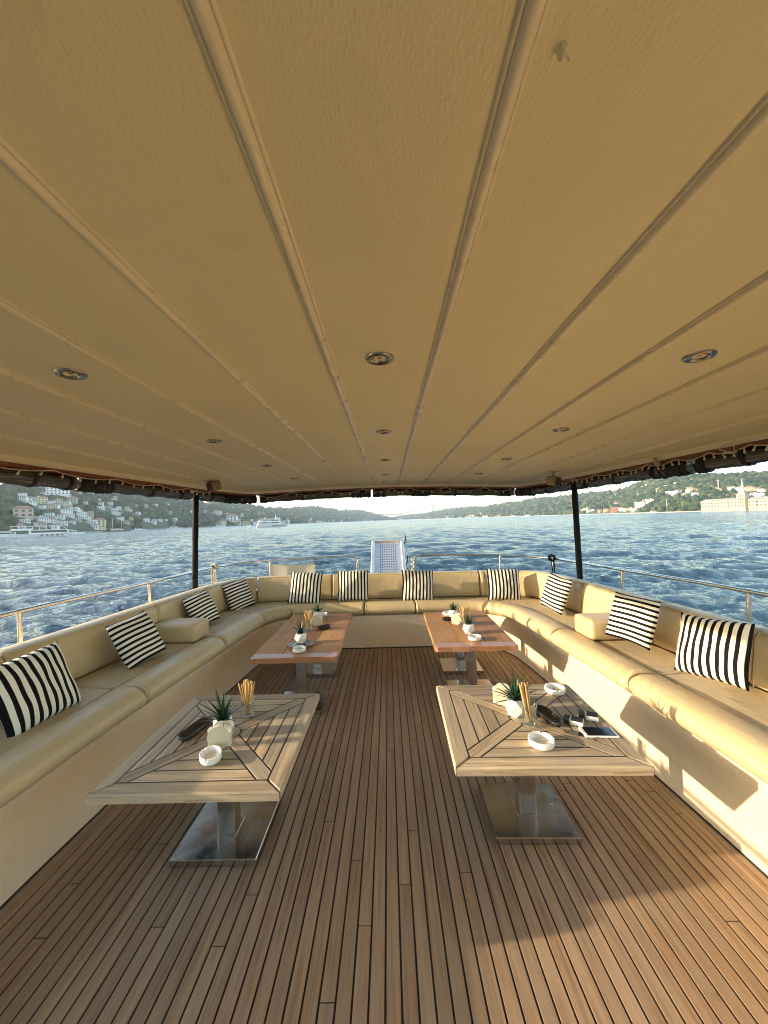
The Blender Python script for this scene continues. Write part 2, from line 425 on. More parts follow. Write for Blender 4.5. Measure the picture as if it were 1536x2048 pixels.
# ---------------------------------------------------------------- the two shores
LEFT_RIDGE = [(-260,952),(-120,958),(0,965),(25,963),(49,965),(78,974),(109,971),(137,972),(200,975),(260,979),(300,983),(350,992),(407,1006),(449,1008),(487,1008),(506,1013),(538,1018),(573,1018),(610,1015),(625,1014),(660,1018),(684,1022),(722,1020.6),(746,1027),(780,1036),(806,1041)]
LEFT_SHORE = [(-260,380),(0,450),(130,520),(200,620),(300,760),(420,1000),(573,1500),(660,2200),(806,3900)]
LEFT_DEPTH = [(-260,330),(0,380),(200,420),(420,620),(573,900),(806,700)]
RIGHT_RIDGE = [(768,1038),(805,1032),(842,1028),(884,1021),(918,1016),(968,1014),(1003,1010),(1017,1006),(1042,1004),(1077,998),(1109,997),(1131,993),(1151,992),(1183,988),(1225,986),(1256,978),(1283,967),(1313,954),(1336,948),(1371,949),(1414,950),(1464,949),(1502,946),(1536,945),(1640,940),(1800,940)]
RIGHT_SHORE = [(768,4300),(884,3000),(1000,2050),(1151,1450),(1276,1060),(1400,880),(1536,820),(1800,800)]
RIGHT_DEPTH = [(768,900),(884,900),(1000,800),(1151,700),(1276,620),(1400,560),(1800,520)]
def ip(tab, x): return float(np.interp(x, [a for a,_ in tab], [b for _,b in tab]))
class Shore:
    def __init__(s, ridge, shore, depth, treeh):
        s.ridge, s.shore, s.depth, s.th = ridge, shore, depth, treeh
    def h(s, px, u):
        """ground height above the water for a bearing and a share u of the way from shore to ridge"""
        Dr = ip(s.shore, px)+ip(s.depth, px)
        _, _, sl = sea_dir(px, ip(s.ridge, px))
        H = max(4, Dr*sl+(CQ.z-WATER)-s.th)
        base = 2.0
        if u <= 1: p = .10*min(1, u/.08)+.90*max(0, (u-.08)/.92)**1.05
        else: p = 1-.5*(u-1)
        return base+(H-base)*p
    def at(s, px, u):
        D = ip(s.shore, px)+u*ip(s.depth, px); bx, by, _ = sea_dir(px, horizon_y(px))
        return Vector((CQ.x+bx*D, CQ.y+by*D, WATER+s.h(px, u)))
    def find(s, px, py):
        """the place on the slope that is seen at a pixel"""
        _, _, sl = sea_dir(px, py); best = None
        for k in range(1, 101):
            u = k/100; p = s.at(px, u); D = math.hypot(p.x-CQ.x, p.y-CQ.y)
            if (p.z-CQ.z)/D >= sl: return p, u
        return s.at(px, .97), .97
    def px_range(s): return s.ridge[0][0], s.ridge[-1][0]
shoreL = Shore(LEFT_RIDGE, LEFT_SHORE, LEFT_DEPTH, 9.0)
shoreR = Shore(RIGHT_RIDGE, RIGHT_SHORE, RIGHT_DEPTH, 9.0)
def m_hill():
    t = NT('hillside_scrub'); v = t.coord()
    t.col(t.ramp(t.noise(v, .03, 6, .65), [(.3, (.035,.05,.022)), (.6, (.07,.085,.04)), (.8, (.16,.14,.085))])); t.set(Roughness=.95)
    return t.mat
def m_wood():
    t = NT('woodland_leaves'); v = t.coord()
    gi = t.n('NewGeometry')
    f = t.math('ADD', t.math('MULTIPLY', t.noise(v, .035, 3, .6), .55), t.math('MULTIPLY', gi.outputs['Random Per Island'], .45))
    c1 = t.ramp(f, [(.22, (.018,.040,.022)), (.42, (.040,.070,.034)), (.60, (.080,.110,.045)), (.8, (.15,.165,.07))])
    c2 = t.ramp(t.noise(v, .9, 5, .7), [(.3, (.45,.45,.45)), (.7, (1.0,1.0,1.0))])
    t.col(t.mix(c1, c2, 1.0, 'MULTIPLY')); t.set(Roughness=.9); t.b.inputs['Specular IOR Level'].default_value = .1
    t.nor(t.bump(t.noise(v, .8, 4), .9, 1.2)); return t.mat
MAT['hill'] = m_hill(); MAT['woodland'] = m_wood()
def terrain(sh, name):
    a, b = sh.px_range(); pxs = np.arange(a, b+.1, 6.0); us = np.concatenate([np.linspace(0, 1, 22), [1.15, 1.5, 2.2]])
    V = []
    for px in pxs:
        for u in us:
            p = sh.at(px, u)
            if u == 0: p.z = WATER-1.5
            V.append(p)
    nu = len(us); F = []
    for i in range(len(pxs)-1):
        for j in range(nu-1): F.append((i*nu+j, (i+1)*nu+j, (i+1)*nu+j+1, i*nu+j+1))
    me = np_mesh(name, np.array([tuple(v) for v in V]), np.array(F))
    return sea_put(link(name, me, MAT['hill'], kind='structure'))
terrain(shoreL, 'hillside'); terrain(shoreR, 'hillside')
def quay(sh, name, h, pxs, label):
    V = []; F = []
    for i, px in enumerate(pxs):
        D = ip(sh.shore, px); bx, by, _ = sea_dir(px, horizon_y(px))
        for d, z in ((-5, -1.5), (-5, h), (9, h), (9, -1.5)): V.append((CQ.x+bx*(D+d), CQ.y+by*(D+d), WATER+z))
        if i:
            b = (i-1)*4
            for k in range(3): F.append((b+k, b+4+k, b+5+k, b+k+1))
    me = np_mesh(name, np.array(V), np.array(F), False)
    sea_put(link(name, me, MAT['quay'], label=label, cat='quay'))
MAT['quay'] = plain('quay_concrete', (.36,.33,.28), .85, var=.25, scale=.3)
quay(shoreL, 'quay', 1.5, range(-200, 781, 20), 'long low stone quay along the foot of the shaded hillside town')
quay(shoreR, 'quay', 1.8, range(800, 1701, 20), 'low stone quay along the far shore under the sunlit hill')

# -- houses on the shores
MAT['house_white'] = plain('white_render', (.74,.72,.68), .8, var=.08, scale=.3)
MAT['house_cream'] = plain('cream_render', (.56,.46,.27), .8, var=.08, scale=.3)
MAT['house_yellow'] = plain('yellow_render', (.66,.56,.34), .8, var=.08, scale=.3)
MAT['house_pink'] = plain('pink_render', (.50,.38,.33), .8, var=.08, scale=.3)
MAT['house_grey'] = plain('grey_render', (.46,.45,.43), .8, var=.1, scale=.3)
MAT['house_red'] = plain('red_render', (.38,.14,.11), .8, var=.1, scale=.3)
MAT['tile'] = plain('clay_roof_tiles', (.30,.155,.10), .85, var=.25, scale=.8)
MAT['roof_grey'] = plain('grey_roof_sheet', (.30,.28,.26), .7, var=.15, scale=.5)
MAT['window'] = plain('dark_window_glass', (.035,.045,.055), .12)
HOUSE = {}
def house_proto(key, w, d, h, wall, roofm, flat, nx, nf):
    root = bpy.data.objects.new('house', None)
    m = MB(); m.box((0,0,h/2-2), (w,d,h+4)); ms = {'wall': m.mesh('wall')}
    r = MB()
    if flat: r.box((0,0,h+.35), (w+.6,d+.6,.7)); r.box((w*.2,0,h+1.4), (w*.25,d*.4,1.6))
    else:
        a, b, z = w/2+.6, d/2+.6, h+.02; rh = .30*d
        r.add([(-a,-b,z),(a,-b,z),(a,b,z),(-a,b,z),(-a+b*.9,0,z+rh),(a-b*.9,0,z+rh),], [(0,1,5,4),(2,3,4,5),(1,2,5),(3,0,4),(3,2,1,0)])
    ms['roof'] = r.mesh('roof')
    ww = w/nx*.42; wh = h/nf*.5
    wm = MB().box((0,0,0), (ww,.3,wh)).mesh('window')
    ms['wall'].materials.append(MAT[wall]); ms['roof'].materials.append(MAT[roofm]); wm.materials.append(MAT['window'])
    wins = []
    for f in range(nf):
        for i in range(nx): wins.append(((-w/2+(i+.5)*w/nx, -d/2-.02, (f+.5)*h/nf), 0))
    HOUSE[key] = dict(ms=ms, wm=wm, wins=wins, w=w, h=h)
house_proto('white_flat', 15, 10, 9, 'house_white', 'roof_grey', True, 4, 3)
house_proto('white_tile', 12, 9, 7, 'house_white', 'tile', False, 3, 2)
house_proto('cream_tile', 13, 9, 8, 'house_cream', 'tile', False, 3, 2)
house_proto('white_low', 17, 10, 6, 'house_white', 'house_white', True, 4, 2)
house_proto('grey_flat', 13, 10, 10, 'house_grey', 'roof_grey', True, 3, 3)
house_proto('pink_tile', 14, 9, 8, 'house_pink', 'tile', False, 3, 2)
house_proto('yellow_tile', 14, 10, 10, 'house_yellow', 'tile', False, 3, 3)
house_proto('block_white', 26, 13, 15, 'house_white', 'roof_grey', True, 6, 4)
house_proto('red_block', 24, 12, 9, 'house_red', 'tile', False, 5, 2)
DESC = {'white_flat': 'white flat roofed house', 'white_tile': 'white house with clay tiled hip roof', 'cream_tile': 'cream house with clay tiled hip roof',
        'white_low': 'long low white villa', 'grey_flat': 'grey flat roofed block', 'pink_tile': 'pink house with clay tiled roof', 'yellow_tile': 'yellow house with clay tiled roof',
        'block_white': 'large white apartment block', 'red_block': 'red walled waterfront building'}
PLACED = []
SMALL = {}
def add_house(sh, px, py, key, s=1.0, detail=True, label=None, group=None, turn=None):
    H = HOUSE[key]; p, u = sh.find(px, py)
    rz = math.atan2(-(p.x-CQ.x), (p.y-CQ.y)) + (turn if turn is not None else rnd.uniform(-.5, .5))
    if detail:
        root = bpy.data.objects.new('house', None); C.objects.link(root)
        for k in ('wall', 'roof'):
            o = bpy.data.objects.new(k, H['ms'][k]); C.objects.link(o); o.parent = root
        for (loc, r) in H['wins']:
            o = bpy.data.objects.new('window', H['wm']); C.objects.link(o); o.parent = root; o.location = loc
    else:
        if key not in SMALL:
            m = MB()
            for k, mi in (('wall', 0), ('roof', 1)):
                me = H['ms'][k]; m.add([tuple(v.co) for v in me.vertices], [tuple(f.vertices) for f in me.polygons], mi)
            for loc, r in H['wins']: 
                m.add([(v.co.x+loc[0], v.co.y+loc[1], v.co.z+loc[2]) for v in H['wm'].vertices], [tuple(f.vertices) for f in H['wm'].polygons], 2)
            me = m.mesh('house')
            for q in (H['ms']['wall'].materials[0], H['ms']['roof'].materials[0], MAT['window']): me.materials.append(q)
            SMALL[key] = me
        root = bpy.data.objects.new('house', SMALL[key]); C.objects.link(root)
    root.matrix_world = SEA @ Matrix.Translation(p) @ Matrix.Rotation(rz, 4, 'Z') @ Matrix.Scale(s, 4)
    tag(root, label, 'house', group)
    root['px'] = px; root['u'] = u
    PLACED.append((p.x, p.y, H['w']*s*.5, H['h']*s, p.z))
    return root
GL = 'houses among the trees on the shaded shore'; GR = 'houses among the trees on the sunlit shore'
named = [
 (shoreL,117,990,'block_white',1.15,'large white apartment block high on the shaded hill below the crest'),
 (shoreL,196,984,'block_white',.9,'white apartment block high on the hill just under the rolled curtain'),
 (shoreL,86,1007,'yellow_tile',.8,'narrow yellow house beside white houses halfway up the shaded hill'),
 (shoreL,146,1005,'pink_tile',.9,'pink house with red roof halfway up the shaded hill'),
 (shoreL,47,1035,'pink_tile',1.15,'long pink house with clay roof low on the slope above the tour boat'),
 (shoreL,199,1055,'yellow_tile',1.0,'yellow house with clay roof at the water beside the two masted sailing boat'),
 (shoreL,465,1043,'white_tile',2.4,'big white house with tiled roof on the shore beyond the shaded awning post'),
 (shoreR,1230,1023,'red_block',1.0,'red walled waterfront building below the sunlit wooded hill'),
 (shoreR,1281,1014,'block_white',.8,'white mansion in the trees above the moored motor yacht'),
]
for sh, px, py, key, s, lab in named: add_house(sh, px, py, key, s, True, lab, None, rnd.uniform(-.25,.25))
Lpos = [(47,1003),(62,1002),(75,1000),(104,1009),(118,1007),(130,1012),(137,1008),(172,1008),(203,1010),(221,1010),(203,1018),(238,1019),(273,1014),(293,1014),(78,1040),(104,1046),(86,1045),(121,1038),(139,1034),(164,1034),(178,1032),(156,1043),(184,1050),(277,1029),(293,1044),(320,1043),(350,1040),(230,1024),(255,1022),(181,981),(150,1022),(139,1020),(134,1030),(128,1050),(310,1012),(335,1012),(360,1020),(340,1028),(95,1016),(112,1017),(66,1010)]
MARKS = [(65,'above the tour boat bow'),(100,'above the tour boat stern'),(150,'under the big apartment block'),(190,'before the two masted boat'),(240,'above the two masted boat'),(300,'past the two masted boat'),(412,'just before the shaded awning post'),
         (470,'by the big tiled shore house'),(520,'behind the ferry bow side'),(580,'behind the ferry'),(640,'past the ferry'),(700,'toward the bridge'),(780,'nearest the bridge'),(905,'past the bridge tower'),(940,'in the bright waterside cluster'),(975,'at the end of the bright cluster'),
         (1010,'under the square crest'),(1060,'before the sunlit awning post'),(1130,'behind the sunlit awning post'),(1180,'just past the sunlit awning post'),(1225,'beside the red building'),(1275,'by the white mansion'),(1330,'above the motor yacht'),(1400,'before the chimney'),(1450,'above the academy wing'),(2000,'around the academy tower')]
def house_label(sh, px, py, key, pre=''):
    p, u = sh.find(px, py); lv = 'at the water' if u < .12 else 'low' if u < .35 else 'halfway up' if u < .62 else 'high' if u < .85 else 'near the crest'
    mk = next(m for lim, m in MARKS if px < lim)
    return pre+DESC[key].replace('with clay tiled hip roof', 'with hip roof').replace('with clay tiled roof', 'with tiled roof')+' '+lv+', '+mk
keysL = ['white_flat','white_tile','white_low','white_flat','cream_tile','grey_flat','white_low','white_tile']
for i, (px, py) in enumerate(Lpos):
    key = keysL[i % len(keysL)]
    add_house(shoreL, px, py, key, rnd.uniform(.5,.72), True, house_label(shoreL, px, py, key), GL)
for i in range(55):
    px = rnd.choice([rnd.gauss(120, 35), rnd.gauss(230, 40), rnd.uniform(30, 400)]); top = ip(LEFT_RIDGE, px)+8; base = 1069-px*.037
    py = rnd.uniform(top, base-3); key = rnd.choice(['white_flat','white_tile','cream_tile','white_low','grey_flat','pink_tile'])
    add_house(shoreL, px, py, key, rnd.uniform(.38,.6), False, house_label(shoreL, px, py, key, 'small '), GL)
for i in range(78):
    px = rnd.uniform(412, 745); top = ip(LEFT_RIDGE, px); base = 1055-(px-420)*.0355
    t = rnd.random(); py = top+3+(base-2-top)*(1-(1-t)**1.6 if px > 560 else t)
    key = rnd.choice(['white_flat','white_tile','cream_tile','white_low','grey_flat','cream_tile','pink_tile'])
    add_house(shoreL, px, py, key, rnd.uniform(.8,1.35), False, house_label(shoreL, px, py, key, 'small '), 'hazy houses past the ferry')
for i in range(84):
    if i < 30: px = rnd.uniform(890, 1000); py = ip(RIGHT_RIDGE, px)+ (1036-ip(RIGHT_RIDGE, px))*(.55+.45*rnd.random()) if rnd.random() < .75 else rnd.uniform(1018, 1034)
    elif i > 62: px = rnd.uniform(1280, 1536); py = rnd.uniform(ip(RIGHT_RIDGE, px)+10, 1004)
    else: px = rnd.uniform(1010, 1260); py = rnd.uniform(ip(RIGHT_RIDGE, px)+4, 1030-(px-1150)*.045-3)
    key = rnd.choice(['white_tile','cream_tile','cream_tile','white_low','white_flat','pink_tile'])
    add_house(shoreR, px, py, key, rnd.uniform(.55,1.0)*(1.35 if px < 1000 else .8), False, house_label(shoreR, px, py, key, 'small '), 'distant houses on the sunlit shore')
Rpos = [(1164,1022),(1172,1020),(1178,1024),(1186,1022),(1200,1024),(1212,1023),(1246,1021),(1252,1022),(1268,1022),(1262,1020),(1319,982),(1345,988),(1352,989),(1362,986),(1382,981),(1386,962),(1338,987),(1466,981),(1480,980),(1500,982),(1515,981),(1524,983),(1300,1006),(1196,1010),(1370,992)]
for i, (px, py) in enumerate(Rpos):
    key = ['cream_tile','white_low','white_flat','white_tile','cream_tile'][i % 5]
    add_house(shoreR, px, py, key, rnd.uniform(.6,1.0), True, house_label(shoreR, px, py, key), GR)

# -- woodland: crowns too many to count, one mass on each shore
def woodland(sh, name, n, smin, smax, label):
    bm = bmesh.new(); bmesh.ops.create_icosphere(bm, subdivisions=1, radius=1.0)
    tv = np.array([v.co[:] for v in bm.verts]); tf = np.array([[v.index for v in f.verts] for f in bm.faces]); bm.free()
    P = np.array(PLACED); V = []; F = []; a, b = sh.px_range(); b0 = 0; cnt = 0; tries = 0
    # share the crowns so that they are even per area of picture, more at the crest
    while cnt < n and tries < n*3:
        tries += 1
        px = a+(b-a)*nr.rand(); u = min(1.03, max(.015, nr.rand()**.85*1.03)); p = sh.at(px, u)
        D = math.hypot(p.x-CQ.x, p.y-CQ.y); s = (smin+(smax-smin)*nr.rand()**1.5)*min(2.2, max(.8, D/900))
        if len(P):
            dx = P[:,0]-p.x; dy = P[:,1]-p.y; dd = np.hypot(dx, dy)
            bear = np.array([-(p.x-CQ.x)/D, -(p.y-CQ.y)/D])
            fr = -(dx*bear[0]+dy*bear[1]); la = np.abs(dx*bear[1]-dy*bear[0])
            if np.any((la < P[:,2]*1.15+s*.75) & (fr > -P[:,2]*.9) & (fr < 60)): continue
        cnt += 1
        k = 1+.42*(nr.rand(len(tv), 1)-.5)
        q = tv*k*np.array([s, s, s*nr.uniform(.75, 1.35)])+np.array([p.x, p.y, p.z+s*.55])
        V.append(q); F.append(tf+b0); b0 += len(tv)
    me = np_mesh(name, np.concatenate(V), np.concatenate(F), True)
    sea_put(link(name, me, MAT['woodland'], kind='stuff', label=label, cat='woodland'))
woodland(shoreL, 'woodland', 11000, 2.8, 6.5, 'dense dark green woodland covering the shaded hillside')
woodland(shoreR, 'woodland', 12500, 2.6, 6.8, 'dense green woodland covering the sunlit hillside')
# -- single cypresses that stand out
def cypress_mesh(seed):
    r = np.random.RandomState(seed); V = []; F = []
    for i in range(260):
        z = r.rand()**.8; w = (.13*math.sin(min(1, z*3+.25)*1.57)*(1-z)**.6+.012); a = r.rand()*6.28
        c = np.array([w*math.cos(a), w*math.sin(a), .06+z*.94]); s = .05*(1.1-z*.6)
        d = r.normal(size=(3,3)); d /= np.linalg.norm(d, axis=1)[:,None]
        b = len(V); V += list(c+d*s*np.array([.6,.6,1.3])); F.append((b,b+1,b+2))
    return np_mesh('crown', np.array(V), np.array(F), False)
MAT['bark'] = plain('brown_bark', (.10,.07,.045), .9)
cyp = cypress_mesh(3); cyp.materials.append(MAT['woodland']); tr = MB().tube([(0,0,-.05),(0,0,.3)], [.03,.02], 6).mesh('trunk'); tr.materials.append(MAT['bark'])
for i, (px, py, h) in enumerate([(62,994,20),(58,996,17),(101,976,15),(383,1012,22),(389,1014,20),(376,1013,18),(352,1010,17),(25,1000,16),(300,1002,15),(1216,1010,20),(1396,1000,18)]):
    sh = shoreL if px < 780 else shoreR; p, u = sh.find(px, py)
    o = empty('cypress_tree'); a = link('crown', cyp, None, o); b_ = link('trunk', tr, None, o)
    o.matrix_world = SEA @ Matrix.Translation(p) @ Matrix.Scale(h, 4)
    tag(o, 'tall dark cypress rising from the woods '+next(m for lim, m in MARKS if px < lim), 'tree', 'cypresses rising out of the woods')

# -- the long academy building with its tower
def academy():
    D = 835; root = empty('academy_building')
    a = sea_dir(1403, horizon_y(1403)); b = sea_dir(1600, horizon_y(1600))
    pa = Vector((CQ.x+a[0]*D, CQ.y+a[1]*D, 0)); pb = Vector((CQ.x+b[0]*D*.93, CQ.y+b[1]*D*.93, 0))
    L = (pb-pa).length; rz = math.atan2(pb.y-pa.y, pb.x-pa.x)
    root.matrix_world = SEA @ Matrix.Translation(Vector((pa.x, pa.y, WATER+1.8))) @ Matrix.Rotation(rz, 4, 'Z')
    tag(root, 'long cream waterfront academy with rows of windows and a spired clock tower', 'building')
    tx = L*.475
    H = 15.5
    w = MB(); w.box((L/2,8,H/2-1), (L,16,H+2))
    for x0, x1 in ((0,17),(tx-26,tx-20),(tx+12,tx+17)): w.box(((x0+x1)/2,7,H/2-1+.3), (x1-x0,16,H+2.6))
    w.build('wall', MAT['house_cream'], root)
    MB().box((L/2,-.6,4.0), (L,1.4,.5)).build('ledge', MAT['house_cream'], root)
    r = MB(); r.add([(-.8,-1.2,H+.05),(L+.8,-1.2,H+.05),(L+.8,17,H+.05),(-.8,17,H+.05),(2,8,H+3.4),(L-2,8,H+3.4)], [(0,1,5,4),(2,3,4,5),(1,2,5),(3,0,4),(3,2,1,0)])
    r.build('roof', MAT['roof_grey'], root)
    tw = MB(); tw.box((tx,0,10), (11,11,28)); tw.box((tx,0,26.3), (7.5,7.5,5)); tw.box((tx,0,24.2), (12,12,.9)); tw.box((tx,0,18.2), (11.6,11.6,.6))
    t = tw.build('tower', MAT['house_cream'], root)
    sp = MB(); sp.lathe([(4.6,28.8),(4.2,29.4),(2.9,31),(2.4,33.5),(2.6,34),(1.4,38),(.7,43),(.2,48),(.05,50)], 8, (tx,0,0), smooth=False); sp.build('spire', MAT['house_grey'], t)
    wm = MB().box((0,0,0), (1.5,.4,2.3)).mesh('window'); wm.materials.append(MAT['window'])
    n = int(L/4.6)
    for i in range(n):
        x = 2.4+i*4.6
        if abs(x-tx) < 8: continue
        near = any(x0-1 < x < x1+1 for x0, x1 in ((0,17),(tx-26,tx-20),(tx+12,tx+17)))
        for z in (6.6, 11.6): link('window', wm, None, root, (x, -1.03 if near else -.03, z))
    for z in (6.6,11.6,15.6,21):
        for k in (-3,0,3): link('window', wm, None, t, (tx+k, -5.53, z))
academy()
# -- chimney mast on the sunlit hill, small masts on both crests
MAT['mast'] = plain('pale_mast_paint', (.62,.58,.50), .6)
for px, py, h, r, lab in [(1439,985,27,1.1,'tall pale brick chimney rising from the sunlit woods'),(1476,962,10,.5,'short pale mast on the crest of the sunlit hill'),(1334,1019,20,.5,'thin lamp mast by the water near the motor yacht'),(466,1012,22,.6,'pair of thin aerial masts on the hill crest beyond the awning post'),(1060,1003,22,.6,'thin aerial mast on the crest of the distant sunlit hill')]:
    sh = shoreL if px < 780 else shoreR; p, u = sh.find(px, py)
    root = empty('mast'); MB().tube([(0,0,-3),(0,0,h)], [r, r*.55], 8).build('pole', MAT['mast'], root)
    if 'pair' in lab: MB().tube([(7,0,-3),(7,0,h*.9)], [r, r*.55], 8).build('pole', MAT['mast'], root)
    MB().box((0,0,h*.97), (r*3,r*3,r*.8)).build('cap', MAT['mast'], root)
    root.matrix_world = SEA @ Matrix.Translation(p); tag(root, lab, 'mast')
# -- suspension bridge far up the strait
def bridge():
    D = 4850; root = empty('suspension_bridge'); MAT['bridge'] = plain('bridge_grey_paint', (.22,.23,.25), .6)
    def P(px, d): 
        a = sea_dir(px, horizon_y(px)); return Vector((CQ.x+a[0]*d, CQ.y+a[1]*d, 0))
    p0, p1 = P(693, D), P(866.5, D-150); L = (p1-p0).length; rz = math.atan2(p1.y-p0.y, p1.x-p0.x)
    root.matrix_world = SEA @ Matrix.Translation(Vector((p0.x,p0.y,WATER))) @ Matrix.Rotation(rz, 4, 'Z')
    tag(root, 'faint suspension bridge spanning the strait in the far haze', 'bridge')
    TH = 168; DK = 66
    for x in (0, L):
        t = MB()
        for s in (-15, 15): t.box((x,s,TH/2-2), (15,10,TH+4))
        for z in (DK-4, 110, TH-4): t.box((x,0,z), (6,26,7))
        t.build('tower', MAT['bridge'], root)
    MB().box((L/2,0,DK), (L+900,30,5)).build('bridge_deck', MAT['bridge'], root)
    for s in (-15, 15):
        pts = []
        for k in range(-10, 51):
            x = L*k/40
            z = DK+5+(TH-DK-6)*((x-L/2)/(L/2))**2 if 0 <= x <= L else TH-1-(TH-DK)*(min(abs(x), abs(x-L)))/330
            pts.append((x, s, max(z, 45)))
        MB().tube(pts, 4.2, 6).build('cable', MAT['bridge'], root)
    hm = MB().tube([(0,0,0),(0,0,1)], .5, 4).mesh('hanger'); hm.materials.append(MAT['bridge'])
    for k in range(1, 40, 1):
        x = L*k/40; z = DK+5+(TH-DK-6)*((x-L/2)/(L/2))**2
        o = link('hanger', hm, None, root, (x, -15, DK)); o.scale = (1,1,z-DK)
bridge()

# -- boats on the strait
MAT['boat_white'] = plain('white_boat_paint', (.80,.79,.76), .35, var=.05, scale=.5)
MAT['boat_dark'] = plain('dark_boat_window', (.03,.04,.055), .2)
MAT['boat_brown'] = plain('varnished_boat_hull', (.26,.13,.06), .5, var=.15)
MAT['boat_teal'] = plain('blue_grey_boat_stripe', (.10,.16,.22), .4)
def hull_mesh(L, B, H, bow=.3):
    m = MB(); st = []; n = 10
    for i in range(n+1):
        t = i/n; w = B/2*(1-(max(0, t-(1-bow))/bow)**2.2) if t > 1-bow else B/2*(.88+.12*min(1, t*6))
        sheer = H*(1+.35*max(0, t-.6)**1.5); x = -L/2+L*t
        st.append([(x-(.06*L*(t>.95)), -w*.75, -.6),(x, -w, sheer),(x, w, sheer),(x-(.06*L*(t>.95)), w*.75, -.6)])
    vs = [p for s in st for p in s]; fs = []
    for i in range(n):
        for k in range(4): fs.append((i*4+k, i*4+(k+1)%4, i*4+4+(k+1)%4, i*4+4+k)[::-1])
    fs.append((0,1,2,3)); fs.append((n*4+3,n*4+2,n*4+1,n*4)); return m.add(vs, fs)
def on_water(px, py_or_D, D=None):
    d = D; a = sea_dir(px, horizon_y(px)); return Vector((CQ.x+a[0]*d, CQ.y+a[1]*d, WATER)), math.atan2(-a[0], a[1])
def ferry():
    root = empty('passenger_ferry'); p, b = on_water(545, 0, 470); L = 36
    sea_put(root, p, b+.18); tag(root, 'white triple deck passenger ferry under way in front of the hazy town', 'ferry')
    hull_mesh(L, 9, 3.0).build('hull', MAT['boat_white'], root)
    for k in range(7): MB().box((-L*.02+k*2.7,-4.53,1.5), (1.3,.3,.7)).build('porthole', MAT['boat_dark'], root)
    z = 3.0
    for i, (x0, x1, hh) in enumerate(((-.47,.30,3.0),(-.44,.26,2.7))):
        d = MB(); d.box(((x0+x1)/2*L,0,z+.2), ((x1-x0)*L,8.6,.4))
        d.box(((x0+x1)/2*L,0,z+hh-.2), ((x1-x0)*L,8.8,.4)); d.box(((x0+x1)/2*L,0,z+.75), ((x1-x0)*L-.5,8.3,.9)); d.build('deck', MAT['boat_white'], root)
        MB().box((.07*L,0,z+hh/2), ((x1-.0)*L*.72,7.6,hh-.5)).build('cabin_window', MAT['boat_dark'], root)
        pp = MB()
        for k in range(12):
            for s in (-1,1): pp.box((x0*L+.3+(x1-x0)*L*k/11.2,s*4.1,z+hh/2), (.22,.2,hh-.3))
        pp.build('stanchions', MAT['boat_white'], root); z += hh
    MB().box((.17*L,0,z+1.2), (5,5,2.4)).build('wheelhouse', MAT['boat_white'], root)
    MB().box((.17*L,-2.52,z+1.5), (4.2,.2,.9)).build('wheelhouse_window', MAT['boat_dark'], root)
    MB().tube([(.1*L,0,z),(.1*L,0,z+7)], .16, 6).build('mast', MAT['boat_white'], root)
    MB().box((-.1*L,0,z+1.1), (12,7.5,.25)).box((-.26*L,3.2,z+.5),(.2,.2,1.2)).box((-.26*L,-3.2,z+.5),(.2,.2,1.2)).box((.05*L,-3.2,z+.5),(.2,.2,1.2)).build('awning', MAT['boat_white'], root)
ferry()
def tour_boat():
    root = empty('tour_boat'); p, b = on_water(83, 0, 330); L = 31
    sea_put(root, p, b+.05); tag(root, 'white double deck tour boat with open upper deck by the shaded shore', 'boat')
    hull_mesh(L, 7, 2.2).build('hull', MAT['boat_white'], root)
    MB().box((.12*L,0,3.3), (.62*L,6.2,2.3)).build('cabin', MAT['boat_white'], root)
    MB().box((.12*L,-3.12,3.5), (.56*L,.2,1.2)).build('cabin_window', MAT['boat_dark'], root)
    MB().box((-.05*L,0,4.6), (.86*L,6.8,.3)).build('upper_deck', MAT['boat_white'], root)
    MB().box((-.08*L,0,7.1), (.80*L,6.6,.25)).build('roof', MAT['boat_white'], root)
    pp = MB()
    for k in range(8):
        for s in (-1,1): pp.box((-.45*L+k*.105*L,s*3.1,5.85), (.2,.18,2.4))
    pp.box((-.30*L,0,5.2), (.30*L,6.3,.9)); pp.build('railing', MAT['boat_white'], root)
    MB().tube([(.27*L,-3,7.1),(.34*L,-3,6.4),(.40*L,-3,4.7)], .18, 6).build('roof_strut', MAT['boat_white'], root)
    for k in range(5): MB().box((.0*L+k*2.5,-3.53,1.2), (1.0,.2,.7)).build('porthole', MAT['boat_dark'], root)
tour_boat()
def sail_boat():
    root = empty('sailing_boat'); p, b = on_water(234, 0, 600); L = 30
    sea_put(root, p, b); tag(root, 'two masted wooden sailing boat moored at the shaded shore', 'boat')
    hull_mesh(L, 6, 1.8).build('hull', MAT['boat_brown'], root)
    MB().box((0,0,2.3), (14,3.6,1.2)).build('cabin', MAT['boat_white'], root)
    for x in (-4.5, 5): MB().tube([(x,0,1.5),(x,0,17)], .22, 6).build('mast', MAT['mast'], root)
    MB().tube([(-4.5,0,4),(-12,0,4.2)], .2, 6).tube([(5,0,4),(-3.5,0,4.2)], .2, 6).build('boom', MAT['mast'], root)
sail_boat()
def small_boat():
    root = empty('motor_boat'); L = 1.0
    hull_mesh(1, .28, .07, .45).build('hull', MAT['boat_white'], root)
    MB().bbox((-.05,0,.115), (.48,.22,.09), .02).build('cabin', MAT['boat_white'], root)
    MB().box((-.03,-.111,.125), (.38,.01,.04)).build('cabin_window', MAT['boat_dark'], root)
    MB().box((-.08,0,.19), (.3,.2,.015)).box((-.2,.08,.17),(.015,.015,.05)).box((-.2,-.08,.17),(.015,.015,.05)).box((.05,0,.17),(.04,.18,.05)).build('flybridge', MAT['boat_white'], root)
    return root
sb = small_boat()
